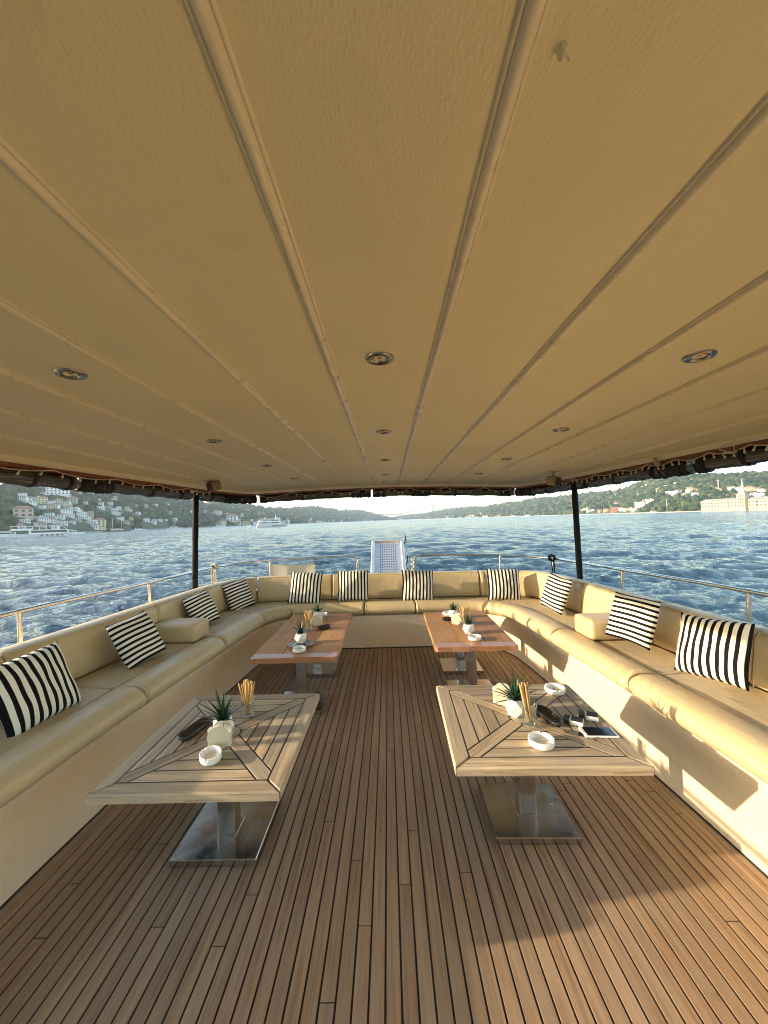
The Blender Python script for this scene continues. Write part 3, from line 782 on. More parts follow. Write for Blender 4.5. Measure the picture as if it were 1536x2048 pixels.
for i, (px, D, L, rz, lab) in enumerate([(1308,960,24,.1,'white motor yacht moored below the mansion on the sunlit shore'),(278,690,20,.1,'white motor boat moored just past the two masted sailing boat'),(350,800,26,-.1,'larger white motor yacht lying off the shaded shore left of the awning post'),
    (440,930,26,.0,'low boat lying off the big white house on the shore'),(505,640,14,.3,'small white launch astern of the passenger ferry'),(802,3600,70,.0,'white ship below the bridge cable in the far haze'),(955,2100,34,.2,'white boat off the cluster of bright houses on the far shore'),
    (993,1900,20,.1,'small white boat off the distant wooded shore'),(1027,1750,36,-.05,'long white boat along the distant wooded shore'),(1056,1600,36,.05,'white boat nearest the sunlit awning post on the far shore'),(645,1750,40,.3,'white boat off the hazy town beyond the ferry'),(142,490,22,.0,'low white boat along the quay next to the tour boat'),(16,425,24,.0,'covered pale boat at the quay at the picture edge')]):
    o = sb if i == 0 else copy_tree(sb)
    p, b = on_water(px, 0, D); o.matrix_world = SEA @ Matrix.Translation(p) @ Matrix.Rotation(b+rz, 4, 'Z') @ Matrix.Scale(L, 4)
    tag(o, lab, 'boat')

# ---------------------------------------------------------------- haze
def haze():
    t = NT('sea_haze'); t.t.nodes.remove(t.b)
    v = t.n('VolumePrincipled'); v.inputs['Density'].default_value = HAZE; v.inputs['Color'].default_value = (.76,.88,1.0,1)
    v.inputs['Anisotropy'].default_value = .2
    t.l(v.outputs[0], t.out.inputs['Volume'])
    o = MB().box((0,500,82), (14000,15000,276)).build('haze', t.mat, kind='stuff')
HAZE = 0.00012
haze()

# ================================================================ THE BOAT
# plan curves: F = the riser line at the foot of the settee, B = the line where seat meets backrest (mirrored to port)
Fh = [(1.60,-1.4),(1.60,.4),(1.60,1.6),(1.56,2.6),(1.505,3.4),(1.46,4.0),(1.40,4.36),(1.24,4.60),(1.0,4.69),(.5,4.705),(0,4.705)]
Bh = [(2.24,-1.4),(2.23,.4),(2.20,1.6),(2.12,2.7),(2.07,3.5),(2.02,4.15),(1.95,4.72),(1.78,5.0),(1.30,5.09),(.5,5.10),(0,5.11)]
NS = 14
Fs = catmull(Fh, NS); Bs = catmull(Bh, NS)
def full(H):
    L = H.copy(); L[:,0] *= -1
    return np.concatenate([L, H[::-1][1:]])          # port first, round the stern, to starboard
FP = full(Fs); BP = full(Bs); TMAX = len(FP)-1
def lerp(P, t):
    i = min(int(t), len(P)-2); return P[i]+(P[i+1]-P[i])*(t-i)
def t_by_y(y, side, P=None):
    P = FP if P is None else P; half = TMAX//2; rng_ = range(0, half) if side < 0 else range(TMAX, half, -1)
    for i in rng_:
        j = i+1 if side < 0 else i-1
        if P[i][1] <= y <= P[j][1]: return i+(j-i)*(y-P[i][1])/(P[j][1]-P[i][1])
def t_by_x(x, P=None):
    P = FP if P is None else P
    for i in range(TMAX//2-NS*4, TMAX//2+NS*4):
        if P[i][0] <= x <= P[i+1][0]: return i+(x-P[i][0])/(P[i+1][0]-P[i][0])
def norm2(P, t):
    a, b = lerp(P, max(0, t-.6)), lerp(P, min(TMAX, t+.6)); d = b-a; d /= np.hypot(*d); return np.array([-d[1], d[0]])   # outward (left of travel)

# -- deck: planks of teak over a black caulking sheet
PW = .0538; GAP = .0072
deck = MB().box((0,1.2,-.0435), (3.60,7.6,.08)).build('deck', MAT['caulk'], kind='structure')
def deck_half(y):   # half width of the planked area
    t = t_by_y(y, 1); return float(lerp(FP, t)[0]) if t is not None else 0
def front_y(x):
    ys = [p[1] for p in Fs if p[0] >= abs(x)]; return max(ys) if ys else 4.7
def plank_end(x):
    best = 4.70
    for i in range(len(Fs)-1):
        a, b = Fs[i], Fs[i+1]
        if min(a[0], b[0]) <= abs(x) <= max(a[0], b[0]) and abs(a[0]-b[0]) > 1e-6: best = a[1]+(b[1]-a[1])*(abs(x)-a[0])/(b[0]-a[0])
    return best
plank_cache = {}
for i in range(-30, 31):
    x = i*PW+.012
    if abs(x) > 1.60: continue
    end = plank_end(min(1.6, abs(x)+PW/2)) if abs(x)+PW/2 > 1.0 else 4.72
    if abs(x)+PW/2 > 1.595: end = 1.7
    cuts = [-1.4]
    y = -1.4+rnd.uniform(.6, 4.2)
    while y < end-.5:
        cuts.append(y); y += rnd.uniform(3.2, 4.4)
    cuts.append(end)
    for a, b in zip(cuts[:-1], cuts[1:]):
        w = PW-GAP; hl = (b-a)/2-.0025
        if hl <= .05: continue
        m = MB(); m.prism([(-w/2,-hl),(w/2,-hl),(w/2,hl),(-w/2,hl)], -.03, 0, .0006)
        m.build('plank', MAT['deck'], deck, (x, (a+b)/2, 0.0))
for s in (-1, 1):   # the margin plank that follows the riser
    for k in range(2):
        ts = [t for t in np.arange(2, NS*6.5, 1.0)]; inn = []; out = []
        for t in ts:
            p = lerp(FP, t); n = norm2(FP, t); a = p-n*(.004+k*.034); b = p-n*(.034+k*.034)
            out.append(a); inn.append(b)
        vs = []; 
        for a, b in zip(out, inn): vs += [(a[0]*-s, a[1], .0025), (b[0]*-s, b[1], .0025), (a[0]*-s, a[1], -.02), (b[0]*-s, b[1], -.02)]
        fs = []
        for i in range(len(ts)-1):
            o = i*4; fs += [(o,o+1,o+5,o+4)[::-1 if s > 0 else 1], (o+1,o+3,o+7,o+5)[::-1 if s > 0 else 1], (o+2,o,o+4,o+6)[::-1 if s > 0 else 1]]
        MB().add(vs, fs).build('margin_plank', MAT['deck'], deck)

# -- hull: bulwark, cap rail and topsides
def sweep(P, prof, t0, t1, name, mat, parent=None, step=1.0, base_out=0.0, smooth=True, **k):
    ts = list(np.arange(t0, t1, step))+[t1]; V = []; n = len(prof); F = []
    for t in ts:
        p = lerp(P, t); nn = norm2(P, t)
        for u, z in prof: V.append((p[0]+nn[0]*u, p[1]+nn[1]*u, z))
    for i in range(len(ts)-1):
        for j in range(n): F.append((i*n+j, i*n+(j+1)%n, (i+1)*n+(j+1)%n, (i+1)*n+j))
    m = MB(); m.add(V, F, 0, smooth); m.add(V[:n], [tuple(range(n))[::-1]]); m.add(V[-n:], [tuple(range(n))])
    return m.build(name, mat, parent, **k)
hull = sweep(BP, [(.30,.60),(.44,.60),(.46,.45),(.44,-.2),(.30,-1.2),(.1,-2.5),(-.1,-2.5),(.20,-.5)], 0, TMAX, 'hull', MAT['hull'], kind='structure')
sweep(BP, [(.255,.605),(.255,.635),(.50,.635),(.50,.605)], 0, TMAX, 'cap_rail', MAT['trim'], hull)

# -- settee base
base = empty('settee_base', (0,4.7,0), label='cream vinyl covered base that carries the settee round the whole deck', cat='settee base')
def at_base(o):
    o.parent = base; o.location = (0,-4.7,0)
sb1 = sweep(FP, [(.0,.0),(.0,.385),(.012,.40),(.62,.40),(.62,.36),(.05,.36),(.05,.0)], 0, TMAX, 'riser', MAT['riser'], smooth=False); at_base(sb1)
# seams in the covering, a thin welt each
for y, s in ((.9,-1),(2.1,-1),(3.3,-1),(.9,1),(2.9,1)):
    t = t_by_y(y, s); p = lerp(FP, t); n = norm2(FP, t)
    o = MB().tube([(p[0]-n[0]*.001,p[1]-n[1]*.001,.01),(p[0]-n[0]*.001,p[1]-n[1]*.001,.39)], .0022, 6).build('seam', MAT['riser']); at_base(o)
skirt = sweep(FP, [(-.004,.0),(-.004,.012),(.0,.012),(.0,.0)], 0, TMAX, 'skirting', MAT['caulk']); at_base(skirt)

# -- cushions
def seat_prof(L):
    pts = []
    for a in np.linspace(-110, 75, 15):      # the fat front roll
        r = math.radians(a); pts.append((.055-.115*math.cos(r), .478+.078*math.sin(r)*(1.0 if a > 0 else .98)))
    pts += [(.125,.549),(.150,.541),(.163,.531),(.170,.526),(.178,.530),(.22,.533)]
    for k in range(1, 6): pts.append((.22+(L-.22)*k/5, .533-.006*(k/5)**2))
    pts += [(L+.02,.515),(L+.02,.42),(L,.404),(.25,.404)]
    return pts
def cushion(t0, t1, kind, wr0, wr1, seed, **k):
    r = np.random.RandomState(seed)
    # lengths along the curve
    P = FP if kind == 'seat' else BP
    tt = np.linspace(t0, t1, 400); pp = np.array([lerp(P, t) for t in tt]); s = np.concatenate([[0], np.cumsum(np.hypot(*np.diff(pp, axis=0).T))])
    Ltot = s[-1]; R = .028
    dd = [0, .0015, .006, .013, .021, .03]
    inner = list(np.arange(.045, Ltot-.045, .022))
    ss = dd+inner+[Ltot-d for d in dd[::-1]]
    f1, f2, f3 = r.rand(3)*6.28
    V = []; n = None
    for q in ss:
        q2 = min(max(q, .0025), Ltot-.0025); t = float(np.interp(q2, s, tt)); f = lerp(FP, t); b = lerp(BP, t)
        if kind == 'seat':
            d = b-f; L = float(np.hypot(*d)); d = d/L; prof = seat_prof(L); o = f; cz = .47; cu = .2
        else:
            d = norm2(BP, t); o = b; prof = BACK; cz = .69; cu = .11
        if n is None: n = len(prof)
        e = min(q, Ltot-q); ins = R-math.sqrt(max(0, R*R-(R-e)**2)) if e < R else 0
        wrk = wr0*math.exp(-q/.14)+wr1*math.exp(-(Ltot-q)/.14)
        for j, (u, z) in enumerate(prof):
            du, dz = u-cu, z-cz
            k1 = ins*.55
            u2 = u-math.copysign(min(k1, abs(du)), du); z2 = z-math.copysign(min(k1, abs(dz)), dz)
            if kind == 'seat':
                a = 1.0 if j < 16 else .25
                w = .0035*math.sin(q*9+f1)*a+wrk*a*(.010*math.sin(q*62+f2+z*22+u*18)+.006*math.sin(q*110+f3-z*40))
                dent = -.008*math.sin(math.pi*min(1, max(0, q/Ltot)))*(1 if j > 18 and j < n-4 else 0)
                u2 -= w; z2 += dent+w*.5
                z2 = max(z2, .402)
            else:
                w = .003*math.sin(q*7+f1)+wrk*(.009*math.sin(q*55+f2+z*14)+.005*math.sin(q*120+f3))
                if u < .12: u2 -= w
            V.append((o[0]+d[0]*u2, o[1]+d[1]*u2, z2))
    m = MB(); F = []
    for i in range(len(ss)-1):
        for j in range(n): F.append((i*n+j, i*n+(j+1)%n, (i+1)*n+(j+1)%n, (i+1)*n+j))
    m.add(V, F, 0, True); m.add(V[:n], [tuple(range(n))[::-1]]); m.add(V[-n:], [tuple(range(n))])
    c = lerp(P, (t0+t1)/2); c = np.array([c[0], c[1], .40 if kind == 'seat' else .52])
    m.v = [(x-c[0], y-c[1], z-c[2]) for x, y, z in m.v]
    o = m.build('seat_cushion' if kind == 'seat' else 'backrest_cushion', MAT['cushion'], None, tuple(c), None, **k)
    jw = 19 if kind == 'seat' else 5
    V_ = m.v; pw = [Vector(V_[i*n+jw])+Vector((0,0,.0015)) for i in range(4, len(ss)-4)]
    MB().tube(pw, .0032, 6).build('welt', MAT['cushion'], o)
    for i in (4, len(ss)-5):      # welt round each end
        MB().tube([Vector(V_[i*n+j])*1.0 for j in range(0, n-5)], .0028, 6).build('end_welt', MAT['cushion'], o)
    return o
BACK = [(.0,.535),(.012,.60),(.022,.70),(.030,.775),(.040,.812),(.058,.836),(.085,.848),(.13,.850),(.18,.845),(.215,.828),(.235,.79),(.245,.70),(.245,.64),(.245,.56),(.20,.52),(.05,.52)]
ty, tx = t_by_y, t_by_x
gs, gb = 'seat cushions of the settee', 'backrest cushions of the settee'
seat_spec = [
 (ty(1.18,-1), ty(2.42,-1), .2,.4, 'tan seat cushion of the shaded settee under the upright striped pillow'),
 (ty(2.425,-1), ty(3.44,-1), .5,.2, 'tan seat cushion of the shaded settee between the two seams before the armrest block'),
 (ty(3.445,-1), ty(4.30,-1), .2,.3, 'tan seat cushion of the shaded settee just beyond the armrest block'),
 (ty(4.305,-1), tx(-1.20), 1.6,1.4, 'short wrinkled corner seat cushion at the shaded stern corner'),
 (tx(-1.195), tx(-.285), .2,.2, 'stern seat cushion with two striped pillows behind the shaded hardwood table'),
 (tx(-.28), tx(.345), .1,.1, 'short middle stern seat cushion in front of the gangway'),
 (tx(.35), tx(1.20), .1,.2, 'stern seat cushion behind the sunlit hardwood table'),
 (tx(1.205), ty(3.44,1), 1.8,.5, 'curved tan seat cushion wrinkled at the sunlit stern corner'),
 (ty(3.435,1), ty(2.44,1), .4,1.2, 'tan seat cushion of the sunlit settee carrying the armrest block'),
 (ty(2.435,1), ty(1.42,1), .9,.3, 'tan seat cushion of the sunlit settee under the last upright striped pillow'),
 (ty(1.415,1), ty(-.6,1), .3,.3, 'tan seat cushion at the near end of the sunlit settee beyond the picture edge'),
]
for i, (a, b, w0, w1, lab) in enumerate(seat_spec): cushion(a, b, 'seat', w0, w1, 20+i, label=lab, cat='cushion', group=gs)
by = lambda y, s: ty(y, s, BP); bx = lambda x: tx(x, BP)
back_spec = [
 (by(1.18,-1), by(2.2,-1), .2,.2, 'tan backrest cushion of the shaded settee cut by the picture edge'),
 (by(2.205,-1), by(3.50,-1), .2,.3, 'long tan backrest cushion of the shaded settee behind the level striped pillow'),
 (by(3.505,-1), by(4.35,-1), .2,.4, 'tan backrest cushion of the shaded settee above the armrest block'),
 (by(4.355,-1), bx(-1.72), .8,1.2, 'curved tan backrest cushion at the shaded stern corner'),
 (bx(-1.715), bx(-.74), .4,.1, 'stern backrest cushion streaked by sun beside the hanging canvas'),
 (bx(-.735), bx(.30), .1,.1, 'middle stern backrest cushion in front of the gangway'),
 (bx(.305), bx(1.24), .1,.1, 'stern backrest cushion cut by a diagonal shadow under the stern rail'),
 (bx(1.245), by(4.05,1), 1.2,.6, 'curved wrinkled backrest cushion at the sunlit stern corner'),
 (by(4.045,1), by(3.06,1), .3,.3, 'tan backrest cushion of the sunlit settee above the armrest block'),
 (by(3.055,1), by(2.30,1), .2,.2, 'tan backrest cushion of the sunlit settee between the last two pillows'),
 (by(2.295,1), by(-.6,1), .2,.2, 'tan backrest cushion of the sunlit settee cut by the picture edge'),
]
for i, (a, b, w0, w1, lab) in enumerate(back_spec): cushion(a, b, 'back', w0, w1, 50+i, label=lab, cat='cushion', group=gb)
# armrest blocks
def armrest(s, y, d, lab, x0, x1):
    m = MB().bbox((0,0,.085), (x1-x0,d,.17), .022)
    me = m.mesh('armrest_block'); bm = bmesh.new(); bm.from_mesh(me); bmesh.ops.subdivide_edges(bm, edges=bm.edges, cuts=3, use_grid_fill=True)
    for _ in range(2): bmesh.ops.smooth_vert(bm, verts=bm.verts, factor=.35, use_axis_x=True, use_axis_y=True, use_axis_z=True)
    for f in bm.faces: f.smooth = True
    bm.to_mesh(me); bm.free()
    link('armrest_block', me, MAT['cushion'], None, (s*(x0+x1)/2, y, .530), (0,0,s*.05), label=lab, cat='armrest')
armrest(-1, 3.47, .26, 'low tan armrest block on the shaded settee between two level striped pillows', 1.67, 2.075)
armrest(1, 3.28, .28, 'low tan armrest block on the sunlit settee between two level striped pillows', 1.66, 2.085)

# -- striped pillows
def pillow_mesh(seed, w, h, T):
    r = np.random.RandomState(seed); N = 22; V = []; F = []; UV = []
    ph = r.rand(6)*6.28
    for side in (1, -1):
        for i in range(N+1):
            for j in range(N+1):
                u, v = -1+2*i/N, -1+2*j/N
                pin = 1-.05*(1-v*v)*abs(u)**2-.0; piv = 1-.055*(1-u*u)*abs(v)**2
                x = u*w/2*pin; y = v*h/2*piv
                th = T*((1-u**2)*(1-v**2))**.42*(1+.10*math.sin(3*u+ph[0])*math.cos(2*v+ph[1]))
                th += .004*math.sin(9*u+ph[2])*math.sin(7*v+ph[3])*(1-abs(u)**6)*(1-abs(v)**6)
                x += .0028*math.sin(3*v+ph[4]); y += .0028*math.sin(3*u+ph[5])
                z = side*max(th, 0)
                y += -.01*z/T*side*0
                V.append((x, y, z)); UV.append((.5+u/2, .5+v/2))
    n = (N+1)*(N+1)
    for sd in range(2):
        for i in range(N):
            for j in range(N):
                a = sd*n+i*(N+1)+j; q = (a, a+N+1, a+N+2, a+1); F.append(q if sd == 0 else q[::-1])
    me = np_mesh('throw_pillow', np.array(V), np.array(F)); uvl = me.uv_layers.new(name='UVMap')
    li = np.zeros(len(me.loops), np.int32); me.loops.foreach_get('vertex_index', li)
    uvl.data.foreach_set('uv', np.array(UV, np.float32)[li].ravel())
    bm = bmesh.new(); bm.from_mesh(me); bmesh.ops.remove_doubles(bm, verts=bm.verts, dist=.0006); bm.to_mesh(me); bm.free()
    return me
def pillow(cx, cy, cz, face, lean, spin, kind, lab, seed, w=.42, h=.41, T=.075):
    """face: compass heading of the front (deg, 0 = towards the bow/camera, + = towards starboard), lean back, spin in plane"""
    me = pillow_mesh(seed, w, h, T)
    me.materials.append(MAT['stripe_v'] if kind == 'v' else MAT['stripe_h'])
    # pillow local: x right, y up, z out of the front.  stand it up, spin, lean, then turn
    Rm = Matrix.Rotation(math.radians(face), 4, 'Z') @ Matrix.Rotation(math.radians(90-lean), 4, 'X') @ Matrix.Rotation(math.radians(spin), 4, 'Z')
    o = link('throw_pillow', me, None, None, label=lab, cat='pillow', group='black and white striped pillows along the settee')
    o.matrix_world = Matrix.Translation((cx, cy, cz)) @ Rm
    low = min((o.matrix_world @ v.co).z for v in me.vertices)
    return o
PILLOWS = [
 ('p1', 'v', (70,1376), ('x',-1.93), 82, 22, 4, 'striped pillow with upright stripes nearest on the shaded settee cut by the picture edge', 0.41),
 ('p2', 'h', (275,1277), ('x',-1.93), 80, 28, 6, 'level striped pillow lying against the shaded backrest before the armrest block', 0.38),
 ('p3', 'h', (404,1218), ('x',-1.93), 78, 26, 6, 'level striped pillow half hidden behind the armrest block on the shaded settee', 0.36),
 ('p4', 'h', (478,1190), ('y',4.78), 66, 20, 8, 'level striped pillow in the shaded stern corner', 0.39),
 ('p5', 'v', (611,1176), ('y',4.90), 0, 17, -4, 'upright striped pillow on the stern settee in front of the hanging canvas', 0.42),
 ('p6', 'v', (706,1171), ('y',4.95), 0, 15, 0, 'upright striped pillow on the stern settee just beside the gangway', 0.405),
 ('p7', 'v', (835,1171), ('y',4.95), 0, 15, -2, 'upright striped pillow on the stern settee, gangway on its shaded side', 0.415),
 ('p8', 'v', (1007,1169), ('y',4.88), -4, 15, -2, 'upright striped pillow near the sunlit stern corner of the settee', 0.415),
 ('p9', 'h', (1111,1186), ('x',1.83), -80, 18, -4, 'level striped pillow in the sunlit stern corner before the awning post', 0.39),
 ('p10', 'h', (1264,1238), ('x',1.88), -70, 18, -3, 'level striped pillow between the armrest block and the last pillow on the sunlit settee', 0.37),
 ('p11', 'v', (1424,1297), ('x',1.88), -68, 18, 2, 'upright striped pillow nearest on the sunlit settee', 0.365),
]
for n_, kind, px, (ax, val), face, lean, spin, lab, w in PILLOWS:
    c = at_x(px[0], px[1], val) if ax == 'x' else at_y(px[0], px[1], val)
    pillow(c.x, c.y, c.z, face, lean, spin, kind, lab, int(n_[1:])*3+1, w, w*.97)

# ---------------------------------------------------------------- roof
Rh = [(2.52,-1.6),(2.50,1.0),(2.46,2.4),(2.39,3.5),(2.31,4.6),(2.22,5.35),(2.02,5.80),(1.55,5.95),(.8,5.985),(0,5.99)]
Rs = catmull(Rh, 10); RP = full(Rs)
def roof_end(x):
    x = abs(x)
    for i in range(len(Rs)-1):
        a, b = Rs[i], Rs[i+1]
        if b[0] <= x <= a[0]: return a[1]+(b[1]-a[1])*(a[0]-x)/max(1e-6, a[0]-b[0])
    return -1.6 if x > 2.5 else 5.99
def ceil_z(x): return 2.13-.0140*x*x
BEADX = [.030+.3735*(k+.5) for k in range(-6, 6)]
ceil = empty('ceiling', (0,2,2.1), kind='structure')
def at_ceil(o): o.parent = ceil; o.location = (0,-2,-2.1); return o
edges = [-2.515]+BEADX+[2.515]
for a, b in zip(edges[:-1], edges[1:]):
    nx = 6; xs = np.linspace(a+.002, b-.002, nx+1); V = []; F = []; ny = 40
    for x in xs:
        ye = roof_end(x)
        for j in range(ny+1):
            y = -1.6+(ye+1.6)*j/ny
            sag = -.003*math.sin(math.pi*(x-a)/(b-a))
            V.append((x, y, ceil_z(x)+sag))
    for i in range(nx):
        for j in range(ny): F.append((i*(ny+1)+j, i*(ny+1)+j+1, (i+1)*(ny+1)+j+1, (i+1)*(ny+1)+j))
    at_ceil(link('ceiling_panel', np_mesh('ceiling_panel', np.array(V), np.array(F)), MAT['ceiling']))
for x in BEADX:
    ye = roof_end(x)-.01; r = .0085
    prof = [(-.019,.004),(-.0165,-.0055),(-.0115,-.0050),(-.0105,-.0035),(-.0100,-.008),(-.0055,-.0135),(0,-.0158),(.0055,-.0135),(.0100,-.008),(.0105,-.0035),(.0115,-.0050),(.0165,-.0055),(.019,.004)]
    V = []; F = []; ys = np.linspace(-1.6, ye, 60)
    for y in ys:
        for u, z in prof: V.append((x+u+.0012*math.sin(y*5+x*9), y, ceil_z(x)+z))
    n = len(prof)
    for i in range(len(ys)-1):
        for j in range(n-1): F.append((i*n+j, i*n+j+1, (i+1)*n+j+1, (i+1)*n+j))
    at_ceil(link('piping', np_mesh('piping', np.array(V), np.array(F)), MAT['bead']))
# roof shell above the lining
V = []; F = []; xs = np.linspace(-2.5, 2.5, 41)
for x in xs:
    ye = roof_end(x)
    for j in range(25): V.append((x, -1.6+(ye+1.6)*j/24, ceil_z(x)+.07))
for i in range(40):
    for j in range(24): F.append((i*25+j, (i+1)*25+j, (i+1)*25+j+1, i*25+j+1))
roof = link('canopy_roof', np_mesh('canopy_roof', np.array(V), np.array(F)), MAT['hull'], kind='structure')
# edge of the roof: cream fascia, varnished strip
def roof_sweep(prof, t0, t1, name, mat, parent=None, step=1.0, **k):
    ts = list(np.arange(t0, t1, step))+[t1]; V = []; n = len(prof); F = []
    for t in ts:
        p = lerp(RP, t); a, b = lerp(RP, max(0, t-.6)), lerp(RP, min(len(RP)-1, t+.6)); d = b-a; d /= np.hypot(*d); nn = (-d[1], d[0])
        z0 = ceil_z(p[0])
        for u, z in prof: V.append((p[0]+nn[0]*u, p[1]+nn[1]*u, z0+z))
    for i in range(len(ts)-1):
        for j in range(n): F.append((i*n+j, (i+1)*n+j, (i+1)*n+(j+1)%n, i*n+(j+1)%n))
    m = MB(); m.add(V, F, 0, False); m.add(V[:n], [tuple(range(n))]); m.add(V[-n:], [tuple(range(n))[::-1]])
    return m.build(name, mat, parent, **k)
RT = len(RP)-1
roof_sweep([(-.060,.012),(-.050,-.006),(-.030,-.036),(.0,-.036),(.002,.09),(-.02,.09)], 0, RT, 'fascia', MAT['bead'], roof)
roof_sweep([(-.022,-.068),(-.022,-.038),(.028,-.038),(.028,-.068)], 0, RT, 'trim_strip', MAT['trim'], roof)
# rolled up clear curtains under the edge
def roof_pt(t, out, dz):
    p = lerp(RP, t); a, b = lerp(RP, max(0, t-.6)), lerp(RP, min(RT, t+.6)); d = b-a; d /= np.hypot(*d)
    return Vector((p[0]-d[1]*out, p[1]+d[0]*out, ceil_z(p[0])+dz))
def r_y(y, s): return t_by_yR(y, s)
def t_by_yR(y, side):
    half = RT//2
    for i in (range(0, half) if side < 0 else range(RT, half, -1)):
        j = i+1 if side < 0 else i-1
        if RP[i][1] <= y <= RP[j][1]: return i+(j-i)*(y-RP[i][1])/(RP[j][1]-RP[i][1])
def t_by_xR(x):
    for i in range(RT//2-40, RT//2+40):
        if RP[i][0] <= x <= RP[i+1][0]: return i+(x-RP[i][0])/(RP[i+1][0]-RP[i][0])
def curtain(t0, t1, lab, straps, bunch, seed, r0=.056):
    r = np.random.RandomState(seed); lo, hi = min(t0,t1), max(t0,t1)
    root = empty('rolled_curtain', roof_pt((lo+hi)/2, .03, -.1), label=lab, cat='curtain', group='rolled clear curtains under the roof edge'); inv = -root.location
    ts = np.linspace(lo, hi, 60); pts = [roof_pt(t, .035, -.122)+inv for t in ts]
    rr = [r0*(1+.07*math.sin(i*.55+seed)+.04*r.randn()*.5) for i in range(60)]
    m = MB(); m.tube(pts, rr, 16)
    m.build('roll', MAT['roll'], root)
    MB().tube([p+Vector((0,0,.052)) for p in pts], .012, 6).build('hem', MAT['strap'], root)
    for st in straps:
        t = lo+(hi-lo)*st; c = roof_pt(t, .035, -.122)+inv; c2 = roof_pt(min(RT,t+.15), .035, -.122)+inv; d = (c2-c).normalized()
        nn = Vector((-d.y, d.x, 0)); P = []
        for k in range(17):
            a = 2*math.pi*k/16; P.append((nn*math.cos(a)+Vector((0,0,1))*math.sin(a))*(r0*1.08))
        vs = [c+p-d*.016 for p in P]+[c+p+d*.016 for p in P]+[c+p*1.06+d*.016 for p in P]+[c+p*1.06-d*.016 for p in P]
        fs = []
        for k in range(16): fs += [(k+34,k+51,k+52,k+35), (k+51,k,k+1,k+52), (k+17,k+34,k+35,k+18)]
        mm = MB().add(vs, fs, 0, True)
        mm.tube([c+Vector((0,0,r0)), c+Vector((0,0,r0+.05))], .012, 6); mm.build('strap', MAT['strap'], root)
    for (b0, b1) in bunch:
        tt = np.linspace(lo+(hi-lo)*b0, lo+(hi-lo)*b1, 14)
        MB().tube([roof_pt(t, .035, -.125)+inv for t in tt], [r0*(1.10+.10*math.sin(i*2.1+seed)+.06*r.randn()) for i in range(14)], 14).build('bunched_flap', MAT['strap'], root)
curtain(r_y(.9,-1), r_y(2.98,-1), 'rolled curtain under the shaded roof edge cut by the picture edge', [.62,.80,.965], [], 1)
curtain(r_y(3.0,-1), r_y(4.55,-1), 'rolled curtain with black bunched flap before the shaded awning post', [.02,.22,.55,.85], [(.03,.20)], 2)
curtain(r_y(4.62,-1), t_by_xR(-1.98), 'short bunched curtain wrapped round the shaded roof corner', [.2,.9], [(.42,1.0)], 3)
curtain(t_by_xR(-1.93), t_by_xR(-.22), 'rolled curtain along the stern roof edge on the side of the shaded awning post', [.07,.45,.86], [(0,.09),(.88,1.0)], 4)
curtain(t_by_xR(-.19), t_by_xR(1.98), 'rolled curtain along the stern roof edge on the side of the sunlit awning post', [.02,.26,.52,.86], [(0,.08),(.24,.36),(.86,.96)], 5)
curtain(t_by_xR(2.0), r_y(4.62,1), 'short bunched curtain wrapped round the sunlit roof corner', [.2,.6], [(0,.3)], 6)
curtain(r_y(4.55,1), r_y(3.0,1), 'rolled curtain with black bunched flap beyond the sunlit awning post', [.1,.42,.74,.97], [(.76,.94)], 7)
curtain(r_y(2.95,1), r_y(.9,1), 'rolled curtain under the sunlit roof edge cut by the picture edge', [.22,.5,.04], [(.0,.05)], 8)
# awning posts
for s, lab in ((-1, 'black sleeved awning post at the shaded stern corner'), (1, 'black sleeved awning post at the sunlit stern corner')):
    root = empty('awning_post', (s*2.335,4.62,.62), label=lab, cat='post', group=None)
    top = Vector((-s*.030,.0,1.36)); P = [Vector((0,0,0)).lerp(top, k/14) for k in range(15)]
    MB().tube(P, [.034*(1+.05*math.sin(k*1.7+s)) for k in range(15)], 14).build('sleeve', MAT['black'], root)
    MB().tube([top, top+Vector((0,0,.10))], .022, 12).build('pole', MAT['rail'], root)
    MB().lathe([(.06,0),(.06,.012),(.04,.02)], 16, (0,0,-.0), cap0=True, cap1=True).build('foot_flange', MAT['rail'], root)
# downlights
def downlight():
    root = empty('downlight', (0,0,0))
    MB().lathe([(.024,.002),(.026,-.004),(.040,-.0085),(.047,-.006),(.050,-.001),(.050,.004)], 32).build('trim_ring', MAT['chrome'], root)
    MB().lathe([(.026,-.002),(.023,.006),(.021,.028),(.0,.028)], 24).build('recess', MAT['lens'], root)
    MB().lathe([(.0,.0),(.008,.001),(.012,.008),(.012,.027)], 16).build('lamp', MAT['chrome'], root)
    return root
dl = downlight(); k = 0
for x, ys, row in ((.022,(1.325,2.41,3.52,4.62,5.37),'middle'), (-1.085,(1.335,2.46,3.55,4.60),'shaded side'), (1.155,(1.345,2.42,3.54,4.62),'sunlit side')):
    for j, y in enumerate(ys):
        o = dl if k == 0 else copy_tree(dl); k += 1
        o.location = (x, y, ceil_z(x)-.004); o.rotation_euler = (0, -math.atan(-.028*x) if False else math.atan(.028*x), 0)
        tag(o, 'round chrome downlight in the %s row of the ceiling, %s' % (row, ['largest and nearest','second nearest','third nearest','fourth nearest','farthest at the stern edge'][j]), 'downlight', 'downlights in the ceiling')
# small hook on the ceiling
c = at_z(1124, 108, 2.12); h_ = empty('ceiling_hook', (c.x, c.y, ceil_z(c.x)-.003), label='small cream knob stuck to the ceiling near the sunlit piping', cat='hook')
MB().lathe([(.007,.003),(.0065,-.002),(.004,-.004),(.0055,-.009),(.003,-.013),(.0,-.014)], 12).build('knob', MAT['bead'], h_)
MB().tube([(.004,0,-.006),(.008,.002,-.009),(.009,.002,-.014)], .0015, 6).build('prong', MAT['bead'], h_)
